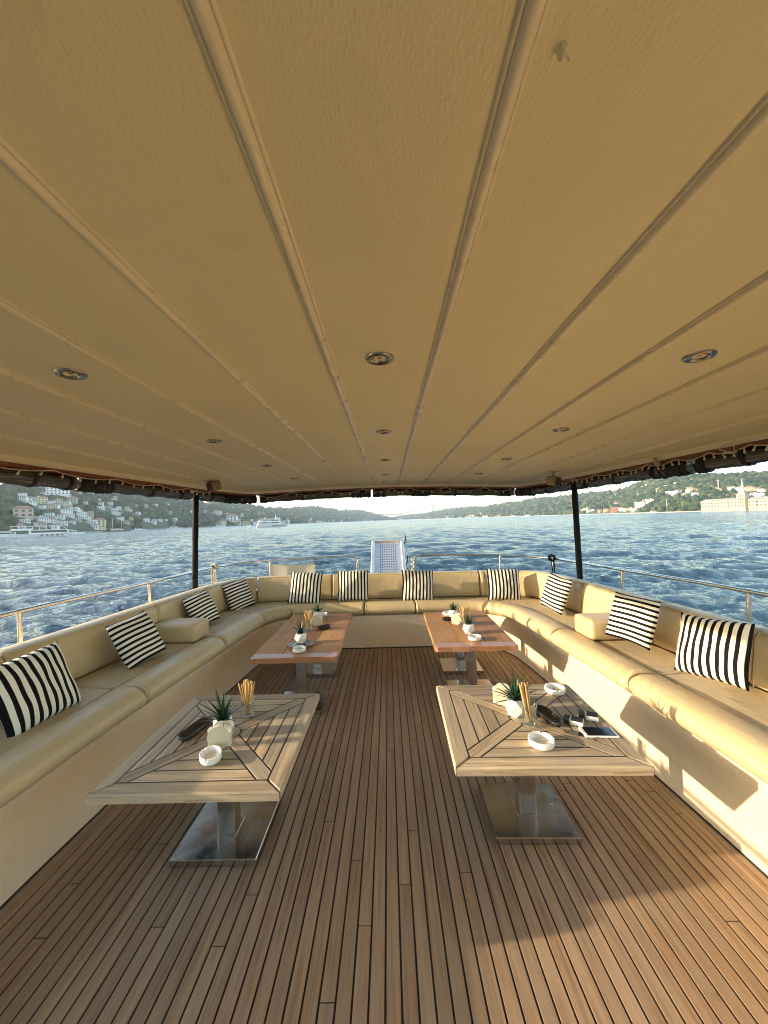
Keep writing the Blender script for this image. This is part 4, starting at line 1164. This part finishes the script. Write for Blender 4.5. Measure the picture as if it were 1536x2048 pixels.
# speakers at the corners
for s, px, lab in ((-1,(428,972),'small beige loudspeaker hanging over the shaded awning post'), (1,(1107,962),'small beige loudspeaker hanging over the sunlit awning post')):
    c = at_y(px[0], px[1], 4.35)
    root = empty('speaker', (c.x, c.y, c.z), rz=s*.5, label=lab, cat='speaker')
    MB().bbox((0,0,0), (.13,.11,.105), .012).build('case', MAT['speaker'], root, None, (.25,0,.1*s))
    MB().bbox((0,-.058,0), (.105,.006,.085), .002).build('grille', MAT['speaker_front'], root, None, (.25,0,.1*s))
    zt = ceil_z(c.x)-c.z
    MB().box((0,.0,zt/2+.02), (.02,.02,zt-.04)).box((0,0,zt-.006), (.09,.04,.012)).build('bracket', MAT['wire'], root)

# ---------------------------------------------------------------- string lights
def string_lights(ts, lab, seed, sag=.035, inner=-.040, dz0=-.055):
    r = np.random.RandomState(seed); root = empty('string_lights', roof_pt(ts[len(ts)//2], 0, 0), label=lab, cat='lights', group='fairy light strings along the roof edge'); inv = -root.location
    pts = []
    for i in range(len(ts)-1):
        k = 8
        for j in range(k):
            f = j/k; t = ts[i]+(ts[i+1]-ts[i])*f
            pts.append(roof_pt(t, inner, dz0-sag*(1+.4*r.rand())*4*f*(1-f) if False else dz0-sag*4*f*(1-f))+inv)
    pts.append(roof_pt(ts[-1], inner, dz0)+inv)
    MB().tube(pts, .0042, 6).build('wire', MAT['wire'], root)
    bm_ = MB().lathe([(.0,0),(.005,-.001),(.0055,-.020),(.0075,-.024),(.0085,-.032),(.005,-.038),(.0,-.039)], 8).mesh('bulb'); bm_.materials.append(MAT['bulb'])
    for i in range(1, len(pts)-1, 2):
        p = pts[i]; link('bulb', bm_, None, root, p, (r.uniform(-.5,.5), r.uniform(-.5,.5), 0))
    MB().tube([pts[0]+Vector((0,0,.0)), pts[0]+Vector((0,0,.03))], .008, 6).build('clip', MAT['wire'], root)
L_t = [r_y(y,-1) for y in (1.4,2.1,2.75,3.35,3.9,4.4,4.9)]
string_lights(L_t, 'fairy light string along the shaded roof edge', 1, .03)
S_t = [t_by_xR(x) for x in (-2.0,-1.45,-.9,-.35,.12,.38,.95,1.55,1.98)]
string_lights(S_t, 'fairy light string sagging along the stern roof edge', 2, .055)
R_t = [r_y(y,1) for y in (4.95,4.55,4.15,3.75,3.4,3.1,2.8,2.5,2.2,1.6)]
string_lights(R_t, 'fairy light string along the sunlit roof edge', 3, .028)
# hanging loop lamp near the sunlit edge
c = roof_pt(r_y(2.62,1), -.03, -.02)
root = empty('loop_hook', c, label='white wire loop with flat cap hanging at the sunlit roof edge', cat='hook')
MB().tube([(0,0,0),(.004,.0,-.03),(-.01,-.02,-.065),(-.06,-.04,-.072),(-.10,-.03,-.055),(-.09,.02,-.035),(-.03,.03,-.01),(0,0,0)], .004, 8).build('loop', MAT['bulb'], root)
MB().lathe([(.0,-.078),(.03,-.076),(.034,-.070),(.03,-.066),(.0,-.066)], 16, (-.055,-.035,0), 1.3, .8).build('cap', MAT['bulb'], root)
MB().box((0,0,.006), (.02,.05,.014)).build('plate', MAT['wire'], root)
c = roof_pt(r_y(3.28,1), -.05, -.035)
root = empty('wire_knot', c, label='knot of cream wire at the sunlit roof edge between curtain and fascia', cat='cable tie')
MB().tube([(0,.03,.02),(.0,0,.0),(.015,-.02,-.03),(-.01,-.03,-.04),(-.015,.0,-.015),(.01,.02,-.03)], .009, 8).build('loop', MAT['wire'], root)

# ---------------------------------------------------------------- guard rails
def rail(pts, lab, stan, seed, name='guard_rail'):
    root = empty(name, pts[0], label=lab, cat='railing'); inv = -Vector(pts[0])
    Pc = [Vector(p)+inv for p in catmull(pts, 6)]
    MB().tube(Pc, .0155, 12).build('top_rail', MAT['rail'], root)
    for p in stan:
        q = Vector(p)+inv; b = Vector((p[0]*.995, p[1], .637))+inv
        m = MB().tube([b, q+Vector((0,0,-.010))], .0145, 10); m.tube([q-Vector((0,.0,.03)), q-Vector((0,0,.012))], .019, 10)
        m.lathe([(.04,0),(.04,.008),(.02,.014)], 12, tuple(b), cap0=True, cap1=True); m.build('stanchion', MAT['rail'], root)
        MB().tube([q+Vector((0,-.02,0)), q+Vector((0,.02,0))], .0195, 10).build('clamp', MAT['rail'], root)
lpts = [(-2.52,-1.2,.99),(-2.52,.9,1.0),(-2.51,2.6,1.004),(-2.50,4.0,.978),(-2.49,5.3,.965),(-2.40,5.72,.962),(-2.15,5.93,.975),(-1.84,5.99,.992),(-1.2,6.0,1.01),(-.72,6.0,1.022),(-.56,6.0,1.02),(-.485,6.0,.98),(-.462,6.0,.9),(-.46,6.0,.64)]
rail(lpts, 'polished guard rail round the shaded side and half of the stern', [(-2.52,-.5,.995),(-2.51,2.6,1.004),(-2.50,4.0,.978),(-2.47,5.48,.964),(-1.84,5.99,.992)], 1)
rpts = [(2.52,-1.2,.99),(2.52,.9,1.0),(2.51,2.6,1.004),(2.50,4.0,.976),(2.49,5.25,.95),(2.42,5.66,.945),(2.2,5.92,.955),(1.78,5.99,.98),(1.2,6.0,.998),(.68,6.0,1.012),(.52,6.0,1.008),(.45,6.0,.96),(.432,6.0,.88),(.43,6.0,.64)]
rail(rpts, 'polished guard rail round the sunlit side and half of the stern', [(2.52,-.5,.995),(2.51,2.66,1.003),(2.50,4.06,.975),(2.44,5.6,.945),(1.78,5.99,.98)], 2)
def knot(c, mat, lab, s, seed, tails, name):
    r = np.random.RandomState(seed); root = empty(name, c, label=lab, cat='rope')
    pts = []
    for k in range(30):
        a = k*.95; pts.append((s*math.cos(a)*(1+.2*r.randn()*.5), s*.8*math.cos(a*.63+1)*(1+.2*r.randn()*.4), s*math.sin(a)*1.0))
    MB().tube(pts, s*.32, 7).build('knot', mat, root)
    for k in range(tails):
        x = (k-(tails-1)/2)*.026
        MB().tube([(x,-.03,0),(x*1.3,-.035,-.10),(x*1.2+.008,-.03,-.22),(x*1.4,-.03,-.30)], .009, 6).build('tail', mat, root)
knot((-2.47,5.46,.975), MAT['rope'], 'pale rope knotted over the guard rail behind the shaded awning post', .035, 1, 3, 'rope_knot')
knot((2.42,5.60,.955), MAT['black'], 'black rope knotted over the guard rail beside the sunlit awning post', .042, 2, 2, 'rope_knot')
root = empty('rope_coil', (.43,5.98,.99), label='pale rope wound down the end of the stern rail beside the gangway', cat='rope')
MB().tube([(.026*math.cos(a)-.012, .026*math.sin(a), -.012*a/1.0) for a in np.arange(0, 26, .5)], .010, 6).build('coil', MAT['rope'], root)
# canvas hanging on the stern rail
root = empty('hanging_canvas', (-1.50,6.04,.90), label='small beige canvas sheet tied under the stern rail beside the pillows', cat='canvas')
V = []; F = []
for side in (0, 1):
    for i in range(13):
        for j in range(7):
            x = -.36+.72*i/12; z = .025-.02*math.sin(math.pi*i/12)-.30*j/6; V.append((x, .012*math.sin(i*.9)*j/6+side*.003, z))
for side in (0, 1):
    for i in range(12):
        for j in range(6):
            a = side*91+i*7+j; F.append((a,a+7,a+8,a+1) if side else (a,a+1,a+8,a+7))
link('sheet', np_mesh('sheet', np.array(V), np.array(F)), MAT['banner'], root)
for x in (-.34, .34): MB().tube([(x,0,.02),(x*.98,-.035,.07),(x*.98,-.05,.10),(x,-.01,.10),(x,.0,.02)], .005, 6).build('tie', MAT['rope'], root)
# gangway
def gangway():
    p0 = Vector((.025,6.25,.62)); p1 = Vector((.02,7.12,1.165)); d = p1-p0; L = d.length; el = math.atan2(d.z, d.y)
    root = empty('gangway', p0, label='raised aluminium gangway with rows of oblong holes over the stern', cat='gangway'); root.rotation_euler = (el, 0, 0)
    W2 = .235; t = .012
    # perforated plate: a grid of cells, the hole cells left open and walled
    xs = [-W2]; ys = [-.5]; nc, nrw = 8, 18
    x0, x1 = -.155, .155; cw = (x1-x0)/nc
    for i in range(nc): xs += [x0+cw*(i+.26), x0+cw*(i+.72)]
    xs.append(W2); y0, y1 = -.3, L-.05; ch = (y1-y0)/nrw
    for j in range(nrw): ys += [y0+ch*(j+.24), y0+ch*(j+.70)]
    ys.append(L)
    hole = lambda i, j: i % 2 == 1 and j % 2 == 1
    m = MB(); nx, ny = len(xs), len(ys); V = [(x, y, z) for z in (0, -t) for x in xs for y in ys]; F = []
    off = nx*ny; id_ = lambda i, j, b=0: b*off+i*ny+j
    for i in range(nx-1):
        for j in range(ny-1):
            if hole(i, j):
                q = [(i,j),(i+1,j),(i+1,j+1),(i,j+1)]
                for a in range(4): F.append((id_(*q[(a+1)%4]), id_(*q[a]), id_(*q[a],1), id_(*q[(a+1)%4],1)))
            else:
                F.append((id_(i,j), id_(i+1,j), id_(i+1,j+1), id_(i,j+1))); F.append((id_(i,j+1,1), id_(i+1,j+1,1), id_(i+1,j,1), id_(i,j,1)))
    m.add(V, F); m.build('plate', MAT['alu'], root)
    for s in (-1, 1): MB().bbox((s*.268,(L-.5)/2,.006), (.062,L+.5,.075), .012).build('side_rail', MAT['alu'], root)
    MB().bbox((0,L+.012,.0), (.60,.022,.07), .006).build('end_bar', MAT['alu'], root)
    MB().box((0,.2,-.03), (.40,L+.6,.02)).build('underside', MAT['black'], root)
    for y in (.35, L-.05): MB().tube([(.31,y,-.02),(.33,y,.12),(.325,y+.03,.16)], .010, 8).build('handrail_socket', MAT['strap'], root)
    MB().tube([(.31,.32,.02),(.40,.05,.02)], .006, 6).build('stay', MAT['bulb'], root)
gangway()

# ---------------------------------------------------------------- tables
def pedestal(root, x, y, zt, w=.40, pole=.085, rz=0.0, white=False):
    m = MB().bbox((x,y,.017), (w,w*.95,.034), .003, rz=0) if False else MB().bbox((x,y,.017), (w,w*.95,.034), .003)
    m.build('base_plate', MAT['steel'], root)
    MB().bbox((x,y,(.034+zt)/2), (pole,pole,zt-.034), .004).bbox((x,y,.037), (pole+.03,pole+.03,.006), .001).bbox((x,y,zt-.006), (pole*2.6,pole*2.6,.010), .002).build('pole', MAT['steel'], root)
def slat_table(cx, cy, ax, by_, rz, lab, seed):
    root = empty('slatted_table', (cx,cy,0), rz, label=lab, cat='table'); zt, th = .50, .036
    z0 = zt-th; fw = .072; ai, bi = ax-fw, by_-fw; g = .0040; hw = .031
    MB().box((0,0,z0+.006), (2*ax-.02,2*by_-.02,.012)).box((0,0,zt-.0125), (2*ai+.012,2*bi+.012,.0225)).build('caulk_bed', MAT['caulk'], root)
    def slat(poly, rot, name, b=.0007, top=zt, bottom=None):
        if len(poly) < 3: return
        c = Vector((sum(p[0] for p in poly)/len(poly), sum(p[1] for p in poly)/len(poly)))
        ca, sa = math.cos(-rot), math.sin(-rot)
        q = [((p[0]-c.x)*ca-(p[1]-c.y)*sa, (p[0]-c.x)*sa+(p[1]-c.y)*ca) for p in poly]
        MB().prism(q, bottom if bottom is not None else zt-.012, top, b).build(name, MAT['table'], root, (c.x,c.y,0), (0,0,rot))
    big = [(-ax,-by_),(ax,-by_),(ax,by_),(-ax,by_)]
    # mitred frame, full thickness
    for k, (sx, sy) in enumerate(((0,-1),(1,0),(0,1),(-1,0))):
        if sx == 0:
            p = [(-ax,sy*by_),(ax,sy*by_),(ai,sy*bi),(-ai,sy*bi)]; rot = 0
        else:
            p = [(sx*ax,-by_),(sx*ax,by_),(sx*ai,bi),(sx*ai,-bi)]; rot = math.pi/2
        c = (sum(v[0] for v in p)/4, sum(v[1] for v in p)/4)
        p = [(v[0]*(1-(.0034/ax if sx == 0 else 0)), v[1]*(1-(.0034/by_ if sx else 0))) for v in p]
        slat(p, rot, 'frame_board', .005, zt, z0)
    inner = [(-ai+g,-bi+g),(ai-g,-bi+g),(ai-g,bi-g),(-ai+g,bi-g)]
    Ld = math.hypot(ai, bi); 
    for sx, sy in ((1,1),(-1,1),(-1,-1),(1,-1)):
        dx, dy = sx*ai/Ld, sy*bi/Ld; nx_, ny_ = -dy, dx
        p = clip(clip(clip(inner, nx_, ny_, hw), -nx_, -ny_, hw), -dx, -dy, -.062)
        slat(p, math.atan2(dy, dx), 'diagonal_board')
    n = 5
    for k, (sx, sy) in enumerate(((0,-1),(1,0),(0,1),(-1,0))):
        reg = inner
        for s in (-1, 1):      # between the two diagonals on this side
            if sx == 0: dx, dy = s*ai/Ld, sy*bi/Ld
            else: dx, dy = sx*ai/Ld, s*bi/Ld
            nx_, ny_ = -dy, dx
            side = nx_*sx+ny_*sy
            if side > 0: reg = clip(reg, -nx_, -ny_, -(hw+2*g))
            else: reg = clip(reg, nx_, ny_, -(hw+2*g))
        ext = bi if sx == 0 else ai
        for j in range(n):
            lo, hi = ext*(1-j/n)-ext/n+g, ext*(1-j/n)-g
            p = clip(clip(reg, sx, sy, hi), -sx, -sy, -lo)
            if len(p) >= 3: slat(p, 0 if sx == 0 else math.pi/2, 'slat')
    MB().lathe([(.058,zt-.012),(.058,zt-.0005),(.056,zt+.001),(0,zt+.001)], 28, smooth=False).build('centre_disc', MAT['table'], root)
    MB().lathe([(.0625,zt-.012),(.0625,zt-.001),(.058,zt-.001)], 28, smooth=False).build('disc_caulk', MAT['caulk'], root)
    pedestal(root, 0.0, .0, z0)
    return root
slat_table(-.805, 1.950, .388, .432, .0, 'weathered slatted table with diagonal boards beside the shaded settee', 1)
slat_table(.716, 2.035, .412, .405, -.025, 'weathered slatted table with cigarette packs and phone beside the sunlit settee', 2)
def plank_table(cx, cy, ax, by_, rz, lab, ys, seed):
    root = empty('hardwood_table', (cx,cy,0), rz, label=lab, cat='table'); zt, th = .50, .042; z0 = zt-th
    r = np.random.RandomState(seed); eb = .11
    cuts = [-ax, -ax*.36+.02*r.randn()*.3, ax*.30, ax]
    for k in range(3):
        a, b = cuts[k]+(.0012 if k else 0), cuts[k+1]-(.0012 if k < 2 else 0)
        la = [(a+(.0025*math.sin(j*1.3+seed) if k == 0 else 0), -by_+eb+.001+(2*by_-2*eb-.002)*j/8) for j in range(9)]
        rb = [(b+(.0025*math.sin(j*1.1+seed*2) if k == 2 else 0), -by_+eb+.001+(2*by_-2*eb-.002)*j/8) for j in range(8, -1, -1)]
        MB().prism(la+rb, z0, zt-.0004*k, .003).build('plank', MAT['redwood'], root)
    for s in (-1, 1):
        p = [(-ax,s*(by_-eb)),(ax,s*(by_-eb)),(ax,s*(by_-.02)),(ax-.02,s*by_)]+[(ax*(1-2*(j+1)/10), s*(by_+.004*math.sin(j*1.7+seed))) for j in range(9)]+[(-ax+.02,s*by_),(-ax,s*(by_-.02))]
        MB().prism(p, z0, zt-.0007, .005).build('end_board', MAT['redwood_end'], root)
    MB().box((0,0,z0-.010), (.12,2*by_-.3,.018)).build('batten', MAT['redwood'], root)
    for y in ys: pedestal(root, 0.0, y-cy, z0-.019)
    return root
plank_table(-.742, 3.72, .345, .71, .006, 'reddish hardwood table with round grey plate on the shaded side', (3.30,4.05), 3)
plank_table(.752, 3.785, .345, .61, -.012, 'reddish hardwood table at the stern on the sunlit side', (3.46,4.04), 5)

# ---------------------------------------------------------------- things on the tables
ZT = .5015
def on_table(px, py, z=ZT): return at_z(px, py, z)
def plant(x, y, z, lab, seed, s=1.0, size=1.0):
    r = random.Random(seed); root = empty('potted_plant', (x,y,z), r.uniform(0,6), label=lab, cat='plant', group='spiky succulents in white faceted pots')
    m = MB(); rings = [(.034,0,5,0),(.052,.036,5,.63),(.040,.078,5,0)]
    vs = []; 
    for rad, zz, n, rot in rings:
        for k in range(n): a = rot+2*math.pi*k/n; vs.append((rad*math.cos(a)*size, rad*math.sin(a)*size, zz*size))
    fs = [(4,3,2,1,0)]
    for b in (0, 5):
        for k in range(5):
            i0, i1, j0, j1 = b+k, b+(k+1)%5, b+5+k, b+5+(k+1)%5
            if b == 0: fs += [(i0,i1,j0), (i1,j1,j0)]
            else: fs += [(i0,i1,j1), (i0,j1,j0)]
    for k in range(5): a = 2*math.pi*k/5; vs.append((.034*math.cos(a)*size, .034*math.sin(a)*size, .078*size))
    for k in range(5): vs.append((vs[15+k][0]*.97, vs[15+k][1]*.97, .062*size))
    for k in range(5): k2 = (k+1)%5; fs += [(10+k,10+k2,15+k2,15+k), (15+k,15+k2,20+k2,20+k)]
    m.add(vs, fs); m.build('pot', MAT['pot'], root)
    MB().lathe([(0,.070*size),(.020*size,.071*size),(.032*size,.066*size)], 10).build('soil', MAT['soil'], root)
    for kind, (n, el0, el1, L) in enumerate(((10, 62, 84, .105),(16, 36, 60, .125),(16, 10, 36, .118))):
        mm = MB(); sg = 7; vs = []; fs = []
        for k in range(sg+1):
            t = k/sg; w = .0058*(1-t**1.6)*(1 if t > .12 else .75)+.0003; bend = .020*t*t*(1 if kind else .3)
            vs += [(L*t, -w, -bend+.0022*(1-t)), (L*t, 0, -bend-.0020*(1-t)), (L*t, w, -bend+.0022*(1-t))]
        for k in range(sg): 
            o = k*3; fs += [(o,o+3,o+4,o+1), (o+1,o+4,o+5,o+2), (o+2,o+5,o+3,o)]
        mm.add(vs, fs); me = mm.mesh('leaf'); me.materials.append(MAT['leaf'])
        for k in range(n):
            sc = r.uniform(.72, 1.12)*s
            o = link('leaf', me, None, root, (0,0,.070*size), (0, -math.radians(r.uniform(el0, el1)), 2*math.pi*(k+r.uniform(-.3,.3))/n+kind*.4)); o.scale = (sc,sc*1.15,sc)
def tumbler(x, y, z, lab, h=.098, r=.034):
    root = empty('drinking_glass', (x,y,z), label=lab, cat='glass', group='clear tumblers holding straws')
    MB().lathe([(0,.0),(r*.9,.0),(r*.95,.004),(r,.03),(r*1.06,h),(r*1.04,h+.0015),(r*1.0,h),(r*.93,.028),(r*.86,.018),(0,.016)], 28).build('tumbler', MAT['glass'], root)
def straws(x, y, z, lab, seed, n, L, lean=(0,0), spread=.5, rad=.0026):
    r = random.Random(seed); root = empty('straw_bundle', (x,y,z), label=lab, cat='straws', group='bundles of brown straws')
    me = MB().tube([(0,0,0),(0,0,L)], rad, 6).mesh('straw'); me.materials.append(MAT['straw'])
    for k in range(n):
        a = r.uniform(0, 6.28); q = r.random()**.5*.020; b = (q*math.cos(a)*.55, q*math.sin(a)*.55, .0185)
        tx_, ty_ = lean[0]+r.gauss(0, .07*spread), lean[1]+r.gauss(0, .07*spread)
        d = Vector((tx_+q*math.cos(a)*spread*9, ty_+q*math.sin(a)*spread*9, 1)).normalized()
        mx = max(abs(d.x), abs(d.y))/d.z
        o = link('straw', me, None, root, b, d.to_track_quat('Z', 'Y').to_euler()); o.scale = (1,1,r.uniform(.94,1.03))
def ashtray(x, y, z, lab, rz, r=.052, h=.032, butts=False, sx=1.0):
    root = empty('ashtray', (x,y,z), rz, label=lab, cat='ashtray', group='white ceramic ashtrays')
    seg = 96; V = []; F = []
    prof = [(0,.0),(.86,.0),(.95,.004),(1.0,.4*h),(1.0,.94*h),(.98,h),(.90,h),(.87,.94*h),(.80,.35*h),(.72,.22*h),(0,.20*h)]
    n = len(prof)
    for k in range(seg):
        a = 2*math.pi*k/seg
        nd = min(abs((a-c+math.pi)%(2*math.pi)-math.pi) for c in (0, 2.09, 4.19)); dip = .38*h*math.exp(-(nd/.06)**4)
        for q, zz in prof: V.append((q*r*math.cos(a)*sx, q*r*math.sin(a), min(zz, h-dip) if zz > .5*h else zz))
    for k in range(seg):
        k2 = (k+1) % seg
        for j in range(n-1): F.append((k*n+j, k2*n+j, k2*n+j+1, k*n+j+1))
    MB().add(V, F, 0, True).build('dish', MAT['ceramic'], root)
    if butts:
        for (bx_, by2, rr) in ((-.012,.01,.6),(.014,.006,-.9),(.006,-.014,2.2)):
            b = empty('cigarette_butt', (x+bx_, y+by2, z+.011), rr, label='stubbed cigarette butt lying in the used ashtray', cat='cigarette butt', group='butts in the used ashtray')
            MB().tube([(-.014,0,0),(.006,0,.001)], .004, 8).build('filter', MAT['ceramic'], b); MB().tube([(.006,0,.001),(.014,.002,.0)], .0038, 8).build('burnt_end', MAT['ash'], b)
def napkin_holder(x, y, z, lab, rz, seed):
    root = empty('napkin_holder', (x,y,z), rz, label=lab, cat='napkin holder', group='round faced napkin holders')
    R = .052
    for s in (-1, 1):
        V = []; F = []; n = 36
        for side in (-.0012, .0012):
            V.append((0, s*.027+side, R)); V += [(R*math.cos(2*math.pi*k/n), s*.027+side, max(.0, R+R*math.sin(2*math.pi*k/n))) for k in range(n)]
        for k in range(n):
            k2 = (k+1)%n; F += [(0,1+k2,1+k), (n+1,n+2+k,n+2+k2), (1+k,1+k2,n+2+k2,n+2+k)]
        MB().add(V, F).build('disc', MAT['holder'], root)
    MB().bbox((0,0,.0012), (.05,.056,.0024), .0006).build('foot', MAT['holder'], root)
    nap = empty('napkin_stack', (x,y,z+.003), rz, label='folded white napkins in '+lab.replace('the round white napkin holder','the holder'), cat='napkins', group='folded napkins')
    for k in range(6):
        yy = -.0155+k*.0062; w = .050+.003*math.sin(k*2.1+seed); hh = .084+.004*math.sin(k*1.7+seed)
        P = []; F = []
        for i in range(9):
            xx = -w+2*w*i/8
            for zz in (.0, hh*.55, hh+.004*math.sin(i*.9+k)): 
                for sd in (-.0012, .0012): P.append((xx, yy+sd+.0045*math.sin(i*.7+k)*(zz/hh), zz))
        for i in range(8):
            for j in range(2):
                a = i*6+j*2; F += [(a,a+6,a+8,a+2), (a+3,a+9,a+7,a+1)]
            a = i*6+4; F.append((a,a+6,a+7,a+1))
        MB().add(P, F, 0, True).build('napkin', MAT['napkin'], nap)
def oval_tray(x, y, z, lab, rz, L=.24, Wd=.085, h=.026, mat='dark_tray', cat='tray'):
    root = empty('oval_tray', (x,y,z), rz, label=lab, cat=cat); n = 48; V = []; F = []
    prof = [(0,0),(.84,0),(1.0,h*.9),(1.0,h),(.965,h),(.80,.006),(0,.005)]; m = len(prof)
    for k in range(n):
        a = 2*math.pi*k/n; c, s_ = math.cos(a), math.sin(a); e = .62
        px_ = math.copysign(abs(c)**e, c)*L/2; py_ = math.copysign(abs(s_)**e, s_)*Wd/2
        for q, zz in prof: V.append((px_*q if q else 0, py_*(q if q > .9 else q*.93) if q else 0, zz))
    for k in range(n):
        for j in range(m-1): F.append((k*m+j, ((k+1)%n)*m+j, ((k+1)%n)*m+j+1, k*m+j+1))
    MB().add(V, F, 0, True).build('dish', MAT[mat], root); return root
A = on_table
p = A(441,1476); plant(p.x, p.y+.03, ZT, 'spiky succulent in white faceted pot behind the napkin holder on the shaded slatted table', 1, 1.18, 1.05)
p = A(437,1497); napkin_holder(p.x, p.y+.022, ZT, 'the round white napkin holder in front of the succulent on the shaded slatted table', .12, 1)
p = A(413,1531); ashtray(p.x, p.y+.04, ZT, 'oval white ashtray at the near end of the shaded slatted table', .55, .058, .034, sx=.80)
p = A(491,1438); tumbler(p.x, p.y+.035, ZT, 'clear tumbler full of straws on the shaded slatted table'); straws(p.x, p.y+.035, ZT, 'spread bunch of brown straws in the tumbler on the shaded slatted table', 4, 24, .165, (.02,.0), .9, .0034)
p = A(392,1463); oval_tray(p.x, p.y, ZT, 'long dark tray beside the succulent on the shaded slatted table', 1.35, .215, .075)
p = A(1036,1436); plant(p.x, p.y+.035, ZT, 'spiky succulent in white faceted pot at the centre of the sunlit slatted table', 2, 1.2, 1.1)
p = A(1008,1410); napkin_holder(p.x, p.y+.02, ZT, 'the round white napkin holder behind the succulent on the sunlit slatted table', -.35, 2)
p = A(1065,1458); tumbler(p.x, p.y+.035, ZT, 'clear tumbler of leaning straws on the sunlit slatted table', .105, .036); straws(p.x, p.y+.035, ZT, 'tight bunch of straws leaning in the tumbler on the sunlit slatted table', 7, 24, .19, (-.14,.05), .42, .0030)
p = A(1091,1501); ashtray(p.x, p.y+.045, ZT, 'empty white ashtray at the near end of the sunlit slatted table', -.9, .058, .032)
p = A(1116,1390); ashtray(p.x, p.y+.04, ZT, 'white ashtray with cigarette butts at the far corner of the sunlit slatted table', .4, .058, .032, True)
p = A(1096,1437); oval_tray(p.x+.0, p.y, ZT, 'dark oblong tray beside the tumbler on the sunlit slatted table', 1.78, .20, .075, .026)
def pack(px, py, rz, lab, body, cap, name='cigarette_pack'):
    q = A(px, py); root = empty(name, (q.x,q.y,ZT), rz, label=lab, cat='cigarette pack')
    MB().bbox((.012,0,.011), (.062,.055,.022), .001).build('box', MAT[cap], root)
    MB().bbox((-.0335,0,.011), (.028,.0552,.0222), .001).build('flip_lid', MAT[body], root)
    MB().box((.0145,0,.0222), (.052,.052,.0006)).build('printed_panel', MAT['pack_dark'], root)
    MB().box((-.015,0,.0112), (.006,.0556,.0228)).build('band', MAT['pack_gold'], root)
pack(1148, 1446, -.55, 'dark cigarette pack with white lid next to the phone', 'pack_dark', 'pack_white')
pack(1178, 1436, -.45, 'white and dark cigarette pack farther along the table edge', 'pack_dark', 'pack_white')
q = A(1143,1459); root = empty('lighter', (q.x-.02,q.y-.035,ZT), -.45, label='slim steel lighter lying between tray and cigarette pack', cat='lighter')
MB().bbox((0,0,.006), (.062,.020,.012), .004).build('body', MAT['rail'], root); MB().bbox((.038,0,.006), (.016,.018,.011), .003).build('head', MAT['black'], root)
q = A(1197,1467); root = empty('phone', (q.x,q.y,ZT), -.06, label='white smartphone lying face up at the edge of the sunlit slatted table', cat='phone')
MB().bbox((0,0,.005), (.158,.082,.010), .0035).build('body', MAT['phone'], root); MB().bbox((.002,.0,.0102), (.132,.074,.0012), .0004).build('screen', MAT['screen'], root)
MB().lathe([(.0,.0112),(.004,.0112),(.004,.0102)], 12, (-.071,0,0)).build('button', MAT['holder'], root)
MB().tube([(-.03,-.0412,.005),(-.018,-.0412,.005)], .0018, 6).build('side_key', MAT['rail'], root)
# shaded hardwood table
p = A(602,1290); root = empty('plate', (p.x,p.y,ZT), label='round grey plate under the succulent on the shaded hardwood table', cat='plate')
MB().lathe([(0,0),(.080,0),(.112,.012),(.113,.014),(.108,.0145),(.078,.005),(0,.004)], 40).build('dish', MAT['grey_plate'], root)
MB().lathe([(.0775,.0062),(.0,.0052)], 40).build('dark_well', MAT['dark_tray'], root)
p2 = A(601,1288); plant(p2.x, p2.y+.02, ZT+.0065, 'spiky succulent in white faceted pot on the round grey plate', 3, .98, 1.1)
p = A(597,1305); ashtray(p.x, p.y+.03, ZT, 'white ashtray in front of the round grey plate', .8, .055, .032)
p = A(618,1262); tumbler(p.x, p.y+.02, ZT, 'clear tumbler of straws on the shaded hardwood table'); straws(p.x, p.y+.02, ZT, 'loose bunch of straws in the tumbler on the shaded hardwood table', 9, 17, .175, (-.05,.0), .9, .0034)
p = A(632,1252); napkin_holder(p.x+.01, p.y+.02, ZT, 'the round white napkin holder on the shaded hardwood table', .1, 3)
p = A(633,1242); plant(p.x, p.y+.09, ZT, 'spiky succulent in white pot at the stern end of the shaded hardwood table', 4, 1.0, 1.1)
p = A(644,1233); ashtray(p.x, p.y+.03, ZT, 'white ashtray at the stern end of the shaded hardwood table', 1.8, .055, .032)
p = A(648,1257); oval_tray(p.x, p.y, ZT, 'small dark dish beside the napkins on the shaded hardwood table', .95, .16, .075, .024)
# sunlit hardwood table
p = A(939,1268); plant(p.x, p.y+.03, ZT, 'spiky succulent in white pot behind the ashtray on the sunlit hardwood table', 5, 1.0, 1.1)
p = A(951,1281); ashtray(p.x, p.y+.03, ZT, 'white ashtray at the near end of the sunlit hardwood table', 2.4, .058, .032)
p = A(931,1253); tumbler(p.x, p.y+.03, ZT, 'clear tumbler of straws on the sunlit hardwood table'); straws(p.x, p.y+.03, ZT, 'full bunch of straws in the tumbler on the sunlit hardwood table', 12, 22, .165, (.0,.0), .7, .0034)
p = A(915,1249); napkin_holder(p.x, p.y+.02, ZT, 'the round white napkin holder on the sunlit hardwood table', -.5, 4)
p = A(909,1238); plant(p.x, p.y+.06, ZT, 'spiky succulent in white pot at the stern end of the sunlit hardwood table', 6, 1.0, 1.1)
p = A(896,1231); ashtray(p.x, p.y+.03, ZT, 'white ashtray at the stern end of the sunlit hardwood table', .3, .055, .032)
p = A(897,1239); oval_tray(p.x, p.y-.02, ZT, 'small dark dish beside the stern succulent on the sunlit hardwood table', .2, .15, .075, .024)
